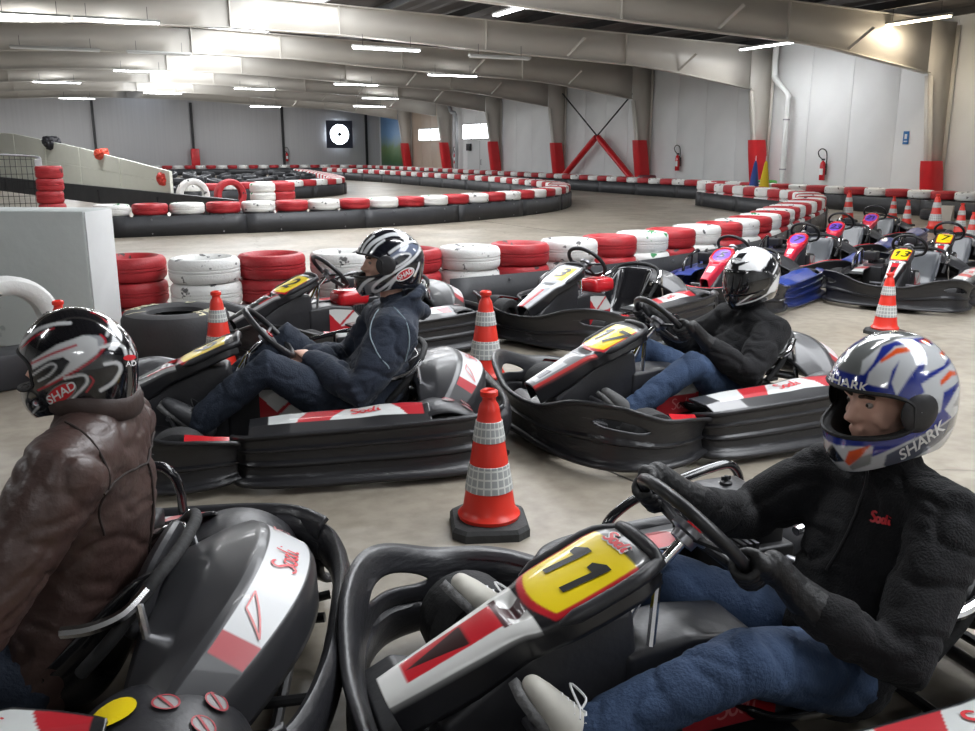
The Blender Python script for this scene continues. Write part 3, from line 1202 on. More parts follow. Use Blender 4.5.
M_WPIPE = mat('white_pipe', (.70, .71, .70), .4)
dp = thing('downpipe', 'white rainwater downpipe with an offset bend on the wall', 'pipe', (19.4, 20.65, 0))
link('pipe', MB().tube(spline([(-.1, 0, .02), (-.1, 0, 1.5), (-.1, 0, 2.75), (-.1, .02, 3.0), (-.1, .55, 3.45), (-.1, .62, 3.7), (-.1, .62, 4.44)], 5), .085, 14).mesh('pipe', M_WPIPE), dp)
for z in (.9, 2.3):
    link('pipe_clip', MB().lathe([(.098, -.02), (.098, .02)], 14, Matrix.Translation((-.1, 0, z))).mesh('pipe_clip', M_STEEL), dp)
dp = thing('drain_pipe', 'grey drain pipe standing beside the far white door', 'pipe', (19.4, 44.9, 0))
link('pipe', MB().tube(spline([(0, 0, .02), (0, 0, 3.0), (-.2, .2, 3.4), (-.2, .6, 3.9)], 5), .10, 12).mesh('pipe', mat('grey_pipe', (.33, .34, .35), .5)), dp)


def extinguisher(loc, rz, label):
    t = thing('fire_extinguisher', label, 'extinguisher', loc, rz)
    link('cylinder', MB().lathe([(0, 0), (.075, 0), (.08, .02), (.08, .42), (.06, .49), (.03, .52), (.03, .54), (0, .54)], 16).mesh('cylinder', M_REDP), t)
    link('valve', MB().box((0, 0, .57), (.05, .09, .05)).mesh('valve', M_DARKMETAL, 0), t)
    link('hose', MB().tube(spline([(0, .04, .58), (0, .16, .66), (0, .2, .78), (0, .08, .86), (0, -.08, .8), (0, -.13, .6), (0, -.11, .35)], 5), .016, 8).mesh('hose', M_RUBBER), t)
    link('instruction_label', MB().lathe([(.0815, .15), (.0815, .32)], 10, a0=PI * .7, a1=PI * 1.3).mesh('instruction_label', M_WHITE), t)
    link('wall_bracket', MB().box((.10, 0, .3), (.06, .06, .3)).mesh('wall_bracket', M_DARKMETAL, 0), t)


extinguisher((19.545, 19.35, .62), 0, 'red fire extinguisher with black hose beside the white downpipe')
extinguisher((19.545, 26.0, .75), 0, 'red fire extinguisher on the wall beside the diagonal brace column')
extinguisher((13.45, 58.0, .75), R(90), 'red fire extinguisher hung on a far grey wall post')
extinguisher((19.545, 45.4, .75), 0, 'red fire extinguisher beside the grey drain pipe')
o = link('wall_post_pad', bevel_box((.5, .2, 1.45), .05, M_PADR), None, (7.9, 58.0, .8))
tag(o, 'narrow red vinyl pad on a far grey wall post', 'safety pad')

sg = thing('wall_sign', 'small blue notice fixed on the large white wall', 'sign', (19.655, 16.75, 1.75))
link('sign_plate', bevel_box((.012, .17, .32), .003, mat('blue_sign', (.02, .16, .45), .4)), sg)
link('pictogram', MB().box((-.008, 0, .03), (.004, .07, .12)).box((-.008, 0, -.09), (.004, .10, .03)).mesh('pictogram', M_WHITE, 0), sg)

# windows and door in the far bays of the right-hand wall
M_GLOW = mat('daylight_glass', (.8, .85, .9), .2, emit=(.95, .98, 1.0), estr=5.0)
M_FRAME = mat('window_frame', (.55, .56, .56), .5)


def window(n, y0, y1, z0, z1, panes):
    w = struct('window_%d' % n, MB().box((19.655, (y0 + y1) / 2, z0 - .04), (.10, y1 - y0 + .1, .05)).mesh('sill', M_FRAME, 0))
    L = (y1 - y0) / panes
    for k in range(panes):
        link('pane', MB().box((19.66, y0 + (k + .5) * L, (z0 + z1) / 2), (.012, L - .08, z1 - z0)).mesh('pane', M_GLOW, 0), w)
        link('mullion', MB().box((19.655, y0 + k * L, (z0 + z1) / 2), (.06, .07, z1 - z0 + .06)).mesh('mullion', M_FRAME, 0), w)
    link('mullion', MB().box((19.655, y1, (z0 + z1) / 2), (.06, .07, z1 - z0 + .06)).mesh('mullion', M_FRAME, 0), w)
    link('head', MB().box((19.655, (y0 + y1) / 2, z1 + .03), (.08, y1 - y0 + .1, .06)).mesh('head', M_FRAME, 0), w)


window(1, 47.2, 51.0, 2.0, 2.6, 2)
window(2, 41.2, 44.6, 2.02, 2.72, 3)
dr = struct('door_1', bevel_box((.05, 3.1, 1.9), .01, mat('door_sheet', (.60, .61, .61), .45)), None, (19.64, 42.4, .97))
link('door_leaf_seam', MB().box((-.028, 0, 0), (.006, .02, 1.86)).mesh('seam', M_DARKMETAL, 0), dr)
link('door_box', bevel_box((.15, .4, .35), .02, M_DARKMETAL), dr, (-.1, 1.2, .62))
link('door_handle', MB().tube([(-.05, -.25, .0), (-.09, -.25, 0), (-.09, -.25, -.25), (-.05, -.25, -.25)], .015, 6).mesh('handle', M_DARKMETAL), dr)

# painted mural panel in the last bay
def mural():
    m = mat('mural_paint', (.2, .3, .5), .5)
    nt = m.node_tree
    tc = nt.nodes.new('ShaderNodeTexCoord')
    sp = nt.nodes.new('ShaderNodeSeparateXYZ')
    nt.links.new(tc.outputs['Object'], sp.inputs[0])
    nz = nt.nodes.new('ShaderNodeTexNoise')
    nz.inputs['Scale'].default_value = 1.4
    nt.links.new(tc.outputs['Object'], nz.inputs['Vector'])
    ad = nt.nodes.new('ShaderNodeMath')
    ad.operation = 'MULTIPLY_ADD'
    ad.inputs[1].default_value = .7
    nt.links.new(nz.outputs[0], ad.inputs[0])
    nt.links.new(sp.outputs[2], ad.inputs[2])
    mr = nt.nodes.new('ShaderNodeMapRange')
    mr.inputs[1].default_value = -1.6
    mr.inputs[2].default_value = 2.4
    nt.links.new(ad.outputs[0], mr.inputs[0])
    rp_ = nt.nodes.new('ShaderNodeValToRGB')
    e = rp_.color_ramp.elements
    e[0].position = 0
    e[0].color = (.05, .14, .22, 1)
    e[1].position = 1
    e[1].color = (.10, .20, .36, 1)
    for p, c in ((.22, (.07, .16, .05, 1)), (.42, (.14, .22, .06, 1)), (.5, (.18, .26, .28, 1)), (.62, (.12, .24, .42, 1))):
        q = rp_.color_ramp.elements.new(p)
        q.color = c
    nt.links.new(mr.outputs[0], rp_.inputs[0])
    nt.links.new(rp_.outputs[0], _bsdf(m).inputs['Base Color'])
    return m


o = link('wall_mural', bevel_box((.03, 5.2, 3.5), .005, mural()), None, (19.64, 55.2, 1.85))
tag(o, 'blue and green landscape painted on a board in the far corner', 'mural')

fan = thing('wall_fan', 'dark square wall fan with bright daylight through its round opening', 'fan', (16.9, 58.0, 2.42))
fr_ = MB()
fr_.lathe([(.62, -.06), (.62, .06), (.66, .06), (.66, -.06)], 32, Matrix.Rotation(R(90), 4, 'X'), closed=True)
link('fan_ring', fr_.mesh('fan_ring', M_DARKMETAL, 40), fan)
# square plate with a round hole
P = []
for k in range(33):
    a = 2 * PI * k / 32
    c, s = math.cos(a), math.sin(a)
    q = .86 / max(abs(c), abs(s))
    P.append([(.64 * c, 0, .64 * s), (q * c, 0, q * s)])
solid(link('fan_plate', MB().grid(P).mesh('fan_plate', mat('fan_plate', (.035, .04, .07), .5), 0), fan), .06, 0)
link('fan_light', MB().lathe([(0, 0), (.63, 0)], 32, Matrix.Translation((0, .1, 0)) @ Matrix.Rotation(R(90), 4, 'X')).mesh('fan_light', M_GLOW, 0), fan)
link('fan_hub', MB().lathe([(0, .08), (.13, .08), (.13, -.04), (0, -.04)], 16, Matrix.Rotation(R(90), 4, 'X')).mesh('fan_hub', M_DARKMETAL), fan)
for k in range(5):
    a = 2 * PI * k / 5
    link('fan_blade', cached('fblade', lambda: MB().box((0, .06, .37), (.04, .01, .5)).mesh('fan_blade', M_STEEL, 0)), fan, None, (0, a, 0))

# folded flags leaning on the tyre row
for k, (y, col, lab) in enumerate([(19.35, (.03, .08, .35), 'blue'), (18.95, (.75, .55, .02), 'yellow')]):
    t = thing('folded_flag', '%s folded marshal flag propped against the tyre row' % lab, 'flag', (17.1, y, 0), R(60))
    link('flag_cloth', MB().lathe([(.17, .05), (.15, .3), (.10, .75), (.04, 1.12), (0, 1.2)], 10).mesh('flag_cloth', mat(lab + '_cloth', col, .7, bump=.4, bscale=8), 0), t, None, (0, R(-5), 0))
    link('flag_pole', MB().tube([(0, 0, 0), (0, 0, 1.3)], .012, 6).mesh('flag_pole', M_WHITE), t, None, (0, R(-5), 0))

# ------------------------------------------------------------------ cones
M_CONE = mat('cone_red', (0.72, 0.035, 0.02), 0.35, var=.12, vscale=8, spot=(.25, .03, .02), spot_at=.70, spot_scale=10)
M_CONEB = mat('cone_base', (0.035, 0.036, 0.037), 0.75, var=.4, vscale=12, bump=.4, bscale=40)


def reflective():
    m = mat('reflective_band', (.62, .63, .62), .4)
    nt = m.node_tree
    tc = nt.nodes.new('ShaderNodeTexCoord')
    sp = nt.nodes.new('ShaderNodeSeparateXYZ')
    nt.links.new(tc.outputs['Object'], sp.inputs[0])
    at = nt.nodes.new('ShaderNodeMath')
    at.operation = 'ARCTAN2'
    nt.links.new(sp.outputs[1], at.inputs[0])
    nt.links.new(sp.outputs[0], at.inputs[1])

    def cells(src, k):
        a = nt.nodes.new('ShaderNodeMath')
        a.operation = 'MULTIPLY'
        a.inputs[1].default_value = k
        nt.links.new(src, a.inputs[0])
        b = nt.nodes.new('ShaderNodeMath')
        b.operation = 'PINGPONG'
        b.inputs[1].default_value = 1
        nt.links.new(a.outputs[0], b.inputs[0])
        c = nt.nodes.new('ShaderNodeMath')
        c.operation = 'GREATER_THAN'
        c.inputs[1].default_value = .22
        nt.links.new(b.outputs[0], c.inputs[0])
        return c.outputs[0]
    mu = nt.nodes.new('ShaderNodeMath')
    mu.operation = 'MULTIPLY'
    nt.links.new(cells(at.outputs[0], 20 / (PI)), mu.inputs[0])
    nt.links.new(cells(sp.outputs[2], 2 / .032), mu.inputs[1])
    mx = nt.nodes.new('ShaderNodeMix')
    mx.data_type = 'RGBA'
    mx.inputs[6].default_value = (.68, .69, .66, 1)
    mx.inputs[7].default_value = (.36, .38, .38, 1)
    nt.links.new(mu.outputs[0], mx.inputs[0])
    nt.links.new(mx.outputs[2], _bsdf(m).inputs['Base Color'])
    return m


M_REFL = reflective()


def cone(loc, label, h=.56, rz=0.0, group=None, plain=False, tilt=0.0):
    t = thing('traffic_cone', label, 'traffic cone', (*loc, 0), rz, group)
    s = h / .56

    def base():
        pts = []
        for k in range(8):
            a = PI / 8 + k * PI / 4
            pts.append(a)
        prof = [(.0, 0), (.148, 0), (.148, .03), (.138, .045), (.11, .05), (0, .05)]
        mb = MB()
        vs, n = [], 8
        for r, z in prof:
            for k in range(4):
                c = .6 if r > .1 else 1
                for d in (-1, 1):
                    a = k * PI / 2
                    x, y = r, d * r * .68
                    vs.append((x * math.cos(a) - y * math.sin(a), x * math.sin(a) + y * math.cos(a), z))
        fs = [(i * n + k, i * n + (k + 1) % n, (i + 1) * n + (k + 1) % n, (i + 1) * n + k) for i in range(len(prof) - 1) for k in range(n)]
        mb.add(vs, fs)
        return mb.mesh('cone_base', M_CONEB, 30)

    def body():
        def r(z):
            return .108 - (z - .05) * .152
        prof = [(.118, .05), (.122, .065), (.112, .075), (r(.09), .09), (r(.16), .16), (r(.44), .44), (.046, .445), (.042, .475), (.036, .50), (.026, .515), (.026, .53), (.034, .535), (.034, .553), (.024, .56), (.018, .555), (.016, .50)]
        return MB().lathe(prof, 28).mesh('cone_body', M_CONE, 40)

    def band(a, b):
        def r(z):
            return .108 - (z - .05) * .152 + .003
        return MB().lathe([(r(a) - .003, a), (r(a), a + .002), (r(b), b - .002), (r(b) - .003, b)], 28).mesh('reflective_band', M_REFL, 40)
    for nm, me in (('cone_base', cached('cb', base)), ('cone_body', cached('cy', body))):
        o = link(nm, me, t)
        o.scale = (s, s, s)
    if not plain:
        for a, b in ((.165, .27), (.36, .44)):
            o = link('reflective_band', cached(('cbnd', a), lambda: band(a, b)), t)
            o.scale = (s, s, s)
    return t


cone((1.42, 2.99), 'red traffic cone on a black base between the four occupied karts', .565, R(-20))
cone((2.36, 5.02), 'red traffic cone behind the navy hooded driver and beside the number 3 kart', .60, R(5))
cone((5.96, 5.09), 'red traffic cone on open floor before the number 13 kart', .50, R(-8))
cone((0.88, 5.99), 'red traffic cone against the big slick racing tyre', .56, R(10))
cone((-0.05, 6.02), 'plain red topped cone before the white upright tyre', .56, R(10), plain=True)
GF = 'cones beyond the parked karts'
for x, y, h in [(14.76, 13.82, .64), (16.05, 13.81, .5), (15.02, 12.58, .5), (14.37, 11.42, .68), (14.09, 10.69, .56), (12.76, 9.47, .52)]:
    cone((x, y), 'red traffic cone with white bands on the floor beyond the parked karts', h, random.uniform(0, 1), GF)
# odd pieces by the far cones
tyre('k', (16.9, 13.4, .12), 'black tyre lying among the cones under the short red pad', None, .34, .22)
o = link('tyre_wedge', MB().prism([(0, 0), (.5, 0), (.36, .36), (.2, .36)], 'y', -.16, .16).mesh('tyre_wedge', mat('beige_foam', (.45, .40, .34), .8), 0), None, (15.9, 12.5, 0), (0, 0, R(30)))
tag(o, 'beige foam wedge leaning beside the short red column pad', 'foam block')
# ------------------------------------------------------------------ karts
M_GRIP = mat('wheel_grip', (.016, .016, .018), .38, var=.3, vscale=30)
SW_C = Vector((0.178, 0, 0.575))
SW_T = R(47)
SW_N = Vector((-math.sin(SW_T), 0, math.cos(SW_T)))      # axis, towards the driver
SW_U = Vector((math.cos(SW_T), 0, math.sin(SW_T)))       # towards the top of the rim
SW_R = 0.163

NX = ([0, .12, .30, .44, .50, .56, .72, .90, 1.0], [.955, .89, .76, .66, .625, .59, .49, .385, .335])
NZ = ([0, .12, .30, .44, .50, .56, .72, .90, 1.0], [.315, .345, .405, .45, .46, .477, .52, .563, .572])
NW = ([0, .12, .30, .44, .50, .56, .72, .90, 1.0], [.058, .067, .083, .098, .110, .122, .132, .127, .100])


def nose_S(u, v):
    u = np.asarray(u, float)
    v = np.asarray(v, float)
    x = catmull(*NX, u)
    z = catmull(*NZ, u)
    w = catmull(*NW, u)
    e = 1e-3
    tx = catmull(*NX, np.clip(u + e, 0, 1)) - catmull(*NX, np.clip(u - e, 0, 1))
    tz = catmull(*NZ, np.clip(u + e, 0, 1)) - catmull(*NZ, np.clip(u - e, 0, 1))
    L = np.hypot(tx, tz) + 1e-9
    nx, nz = tz / L, -tx / L        # outward (up / forward)
    a = np.abs(v)
    y = np.sign(v) * w * np.where(a < 1, a - .04 * a**6, .96 + .08 * np.clip((a - 1) / .4, 0, 1))
    sk = .05 + .035 * np.clip((.5 - u) * 4, 0, 1)
    drop = np.where(a < 1, .010 * a**2 + .012 * a**8, .022 + sk * np.clip((a - 1) / .4, 0, 1))
    # scoop in front of the number plate
    dip = .022 * np.exp(-((u - .46) / .035)**2) * np.clip(1 - (a / .62)**4, 0, 1)
    drop = drop + dip
    return np.stack([x - nx * drop, y, z - nz * drop], -1)


def nose_cols(U, V, st):
    c = np.zeros(U.shape + (3,))
    blk = (.012, .012, .014)
    c[:] = blk
    a = np.abs(V)
    red, white, yel = (.50, .015, .025), (.66, .66, .64), (.82, .62, .01)
    if st == 'crg':      # red older fairing with violet round plate
        c[:] = (.62, .02, .05)
        c[(U > .5) & (((V / .85)**2 + ((U - .74) / .20)**2) < 1)] = (.17, .08, .52)
        c[(U > .2) & (U < .34) & (a < .5)] = (.75, .7, .75)
        return c
    nose = (U < .5) & (a < 1.0)
    c[nose & (U < .44)] = red
    c[nose & (a > .60 - .2 * U) & (a < 1.0)] = white
    c[nose & (U < .10)] = white
    c[nose & (a < (U - .11) * 2.6) & (U < .30) & (a < .46)] = (.03, .012, .012)
    c[nose & (U > .40) & (a < .62)] = (.05, .012, .015)
    c[nose & (U > .33) & (U < .40) & (a < .55 - (U - .33) * 3)] = red
    c[(U < .5) & (U > .425) & (a > .25) & (a < .62)] = white
    uf = .535 + .055 * V**2
    c[(U > uf - .03) & (U < .94) & (a < .93)] = red
    pl = (U > uf) & (U < .885) & (a < .80)
    c[pl] = yel
    c[(U > .885) & (a < .93)] = blk
    if st == 'white':
        c[(U >= .5) & (a < 1.0) & (U < .9)] = (.60, .62, .66)
        c[(U > .56) & (U < .86) & (a < .70)] = yel
        c[nose] = (.42, .43, .45)
        c[nose & (a < .4) & (U < .34)] = red
    if st == 'grey':
        c[nose] = (.20, .205, .21)
        c[nose & (a < .55) & (U > .05) & (U < .3)] = (.50, .51, .52)
        c[nose & (a > .78) & (a < 1)] = (.45, .03, .03)
        c[nose & (a < .35) & (U > .10) & (U < .2)] = (.03, .03, .05)
    if st == 'dark':
        c[nose] = (.015, .015, .016)
        c[nose & (a > .75) & (a < 1)] = (.4, .4, .4)
        c[nose & (U > .3) & (a > .5) & (a < .75)] = (.35, .015, .02)
    return c


def nose_mesh(st):
    def mk():
        u = np.linspace(0, 1, 160)
        v = np.concatenate([np.linspace(-1.4, -1, 6)[:-1], np.linspace(-1, 1, 81), np.linspace(1, 1.4, 6)[1:]])
        U, V = np.meshgrid(u, v, indexing='ij')
        P = nose_S(U, V)
        cs = sum(nose_cols(U + du, V + dv, st) for du in (-.0025, 0, .0025) for dv in (-.011, 0, .011)) / 9.0
        mb = MB().grid(P, cols=cs)
        return mb.mesh('nose_fairing', M_DECAL, 50)
    return cached(('nose', st), mk)


def on_nose(u0, scale=1.0, flipx=1, off=.0025, v0=0.0):
    """text plane: x across the panel (reads from the front), y up the panel"""
    LEN = .40                                                # metres for half the u range

    def f(x, y):
        u = u0 + y / .80
        w = float(catmull(*NW, np.clip(u, 0, 1)))
        v = v0 + x / w
        p, n = surf_frame(lambda a, b: nose_S(np.array(np.clip(a, .002, .998)), np.array(b)), u, v)
        if n[2] < 0:
            n = -n
        return p + n * off
    return f


def sweep_wall(path, zt, zb, prof, ovals=(), n=8, hc=.6, na=12, nb=10):
    """wall standing on a plan path. prof = [(height fraction, outward offset)]; ovals = open slots (t, half t, half h) at height hc"""
    P3 = spline([(x, y, 0) for x, y in path], n)
    m = len(P3)
    ts = np.linspace(0, 1, m)
    kt = np.linspace(0, 1, len(path))
    ph, po = zip(*prof)
    ZT, ZB = catmull(kt, zt, ts), catmull(kt, zb, ts)
    G, keep = [], []
    for i, p in enumerate(P3):
        a, c = P3[max(0, i - 1)], P3[min(m - 1, i + 1)]
        d = (c - a).normalized()
        g = 0.0
        for tc, a_, b_ in ovals:
            q = abs(ts[i] - tc) / a_
            if q < 1:
                g = b_ * (1 - q**2.6)**.5
        lo, hi = hc - g, hc + g
        row = []
        for h in [lo * r / na for r in range(na + 1)] + [hi + (1 - hi) * r / nb for r in range(nb + 1)]:
            o = float(np.interp(h, ph, po))
            row.append((p.x + d.y * o, p.y - d.x * o, ZB[i] + (ZT[i] - ZB[i]) * h))
        G.append(row)
        kp = [True] * (na + nb + 1)
        kp[na] = False
        keep.append(kp)
    return MB().grid(G, keep)


FB_PATH = [(.33, -.60), (.46, -.655), (.62, -.665), (.80, -.605), (.905, -.44), (.955, -.22), (.965, 0), (.955, .22), (.905, .44), (.80, .605), (.62, .665), (.46, .655), (.33, .60)]
FB_ZT = [.215, .25, .27, .335, .33, .26, .24, .26, .33, .335, .27, .25, .215]
FB_ZB = [.07, .055, .05, .05, .05, .055, .06, .055, .05, .05, .05, .055, .07]
FB_PROF = [(0, -.035), (.04, -.008), (.12, 0), (.34, .004), (.37, -.010), (.43, -.010), (.46, .003), (.60, .0), (.68, -.004), (.80, -.010), (.92, -.022), (.98, -.032), (1.0, -.048)]


FB_SLOTS = [(.245, .058, .085), (.755, .058, .085)]

SP_PATH = [(.34, .545), (.28, .635), (.10, .668), (-.25, .675), (-.58, .672), (-.76, .63), (-.86, .53)]
SP_ZT = [.22, .245, .26, .27, .282, .285, .285]
SP_ZB = [.07, .055, .05, .05, .05, .06, .08]
SP_PROF = [(0, -.05), (.03, -.015), (.12, 0), (.30, .004), (.33, -.012), (.40, -.012), (.43, .004), (.62, .004), (.65, -.012), (.72, -.012), (.75, .002), (.93, -.004), (1.0, -.025)]


def lid_z(x, y):
    """height of the sloping pod top"""
    zt = float(np.interp(-x, [-.34, -.10, .25, .58, .86], [.225, .26, .27, .282, .285]))
    d = max(0, .645 - y)
    return zt + .03 * min(1, d / .10) + (.03 if x < -.2 else 0) * min(1, d / .15) * min(1, (-x - .2) / .3 if x < -.2 else 0)


def lid_S(s):
    def S(u, v):      # u along -x, v from outer edge inwards
        x = .30 - 1.08 * u
        outer = float(np.interp(x, [-.86, -.76, -.58, -.25, .10, .28, .34], [.53, .62, .65, .652, .645, .61, .53]))
        y = outer - v * (.20 if x > -.3 else .20 - .10 * min(1, (-.3 - x) / .25))
        return np.array([x, s * y, lid_z(x, y)])
    return S


def lid_mesh(s, st):
    def mk():
        S = lid_S(s)
        us = np.linspace(0.02, .76, 120)
        vs = np.linspace(0, 1, 40)
        P = np.array([[S(u, v) for v in vs] for u in us])
        c = np.zeros(P.shape)
        c[:] = (.02, .02, .022) if st != 'blue' else (.02, .05, .26)
        if st != 'blue':
            U, V = np.meshgrid(us, vs, indexing='ij')
            b = (V > .38) & (V < .96) & (U > .10) & (U < .73)
            c[b] = (.62, .64, .63)
            c[b & (U > .18 + .08 * V) & (U < .30 + .12 * V)] = (.50, .02, .03)
            c[b & (U > .70 - .1 * V)] = (.45, .02, .03)
        return MB().grid(P, cols=c).mesh('pod_top', M_DECAL, 50)
    return cached(('lid', s, st), mk)


def fair_S(u, v):
    a = abs(v)
    y = .50 * v
    zt = .445 - .165 * a**2.4
    xf, xr, xb = -.50, -.740 + .17 * a**2.2, -.875 + .24 * a**2.2
    x = float(np.interp(u, [0, .18, .38, .43, .84, .88, 1], [xf, (xf + xr) / 2 - .01, xr, xr - .02, xb, xb - .012, xb - .016]))
    z = float(np.interp(u, [0, .18, .38, .43, .84, .88, 1], [zt - .075, zt - .022, zt, zt - .006, zt - .065, zt - .09, zt - .19]))
    return np.array([x, y, z])


def fairing_mesh(st):
    def mk():
        us = np.concatenate([np.linspace(0, .38, 14), np.linspace(.385, .43, 4), np.linspace(.44, .84, 44), np.linspace(.85, 1, 8)])
        vs = np.linspace(-1, 1, 201)
        P = np.array([[fair_S(u, v) for v in vs] for u in us])
        U, V = np.meshgrid(us, vs, indexing='ij')
        c = np.zeros(P.shape)
        c[:] = (.03, .03, .033)
        if st != 'blue':
            b = (U > .45) & (U < .83)
            a = np.abs(V)
            c[b & (a < .72)] = (.62, .63, .64)
            c[b & (a < .72) & (a > .61)] = (.40, .02, .03)
        return MB().grid(P, cols=c).mesh('rear_fairing', vmat('fairing_paint', .38, .15), 40)
    return cached(('fair', st), mk)


def seat_mesh(m):
    def mk():
        k = np.linspace(0, 1, 8)
        X = [.10, .03, -.14, -.29, -.375, -.445, -.51, -.535]
        Z = [.145, .10, .07, .085, .15, .28, .42, .465]
        Wd = [.15, .185, .20, .20, .20, .20, .185, .15]
        Hh = [.02, .05, .09, .13, .15, .11, .05, .0]
        us = np.linspace(0, 1, 34)
        vs = np.linspace(-1, 1, 25)
        P = []
        for u in us:
            x, z, w, h = (float(catmull(k, A_, np.array([u]))[0]) for A_ in (X, Z, Wd, Hh))
            e = 1e-3
            tx = float(catmull(k, X, np.array([min(1, u + e)]))[0] - catmull(k, X, np.array([max(0, u - e)]))[0])
            tz = float(catmull(k, Z, np.array([min(1, u + e)]))[0] - catmull(k, Z, np.array([max(0, u - e)]))[0])
            L = math.hypot(tx, tz)
            n = (tz / L, -tx / L)
            row = []
            for v in vs:
                a = abs(v)
                up = h * max(0, (a - .5) / .5)**2
                yy = math.copysign(w * (a - .06 * a**4), v)
                row.append((x + n[0] * up, yy, z + n[1] * up))
            P.append(row)
        return MB().grid(P).mesh('seat', m, 60)
    return cached(('seat', m.name), mk)


def wheel_mesh(r, w):
    def mk():
        h = w / 2
        rim = r * .52
        prof = [(rim, -h * .9), (r * .82, -h), (r * .95, -h * .88), (r, -h * .6), (r, h * .6), (r * .95, h * .88), (r * .82, h), (rim, h * .9), (rim * .95, 0)]
        return MB().lathe(prof, 26, Matrix.Rotation(R(90), 4, 'X'), closed=True).mesh('wheel', M_RUBBER, 40)
    return cached(('wheel', r, w), mk)


def rim_mesh(r, w):
    def mk():
        h = w / 2
        return MB().lathe([(0, -h * .3), (r * .2, -h * .35), (r * .42, -h * .2), (r * .5, -h * .85), (r * .54, -h * .88), (r * .5, 0), (r * .54, h * .88), (r * .5, h * .85),
                           (r * .42, h * .2), (r * .2, h * .35), (0, h * .3)], 20, Matrix.Rotation(R(90), 4, 'X')).mesh('rim', M_DARKMETAL, 40)
    return cached(('rim', r, w), mk)


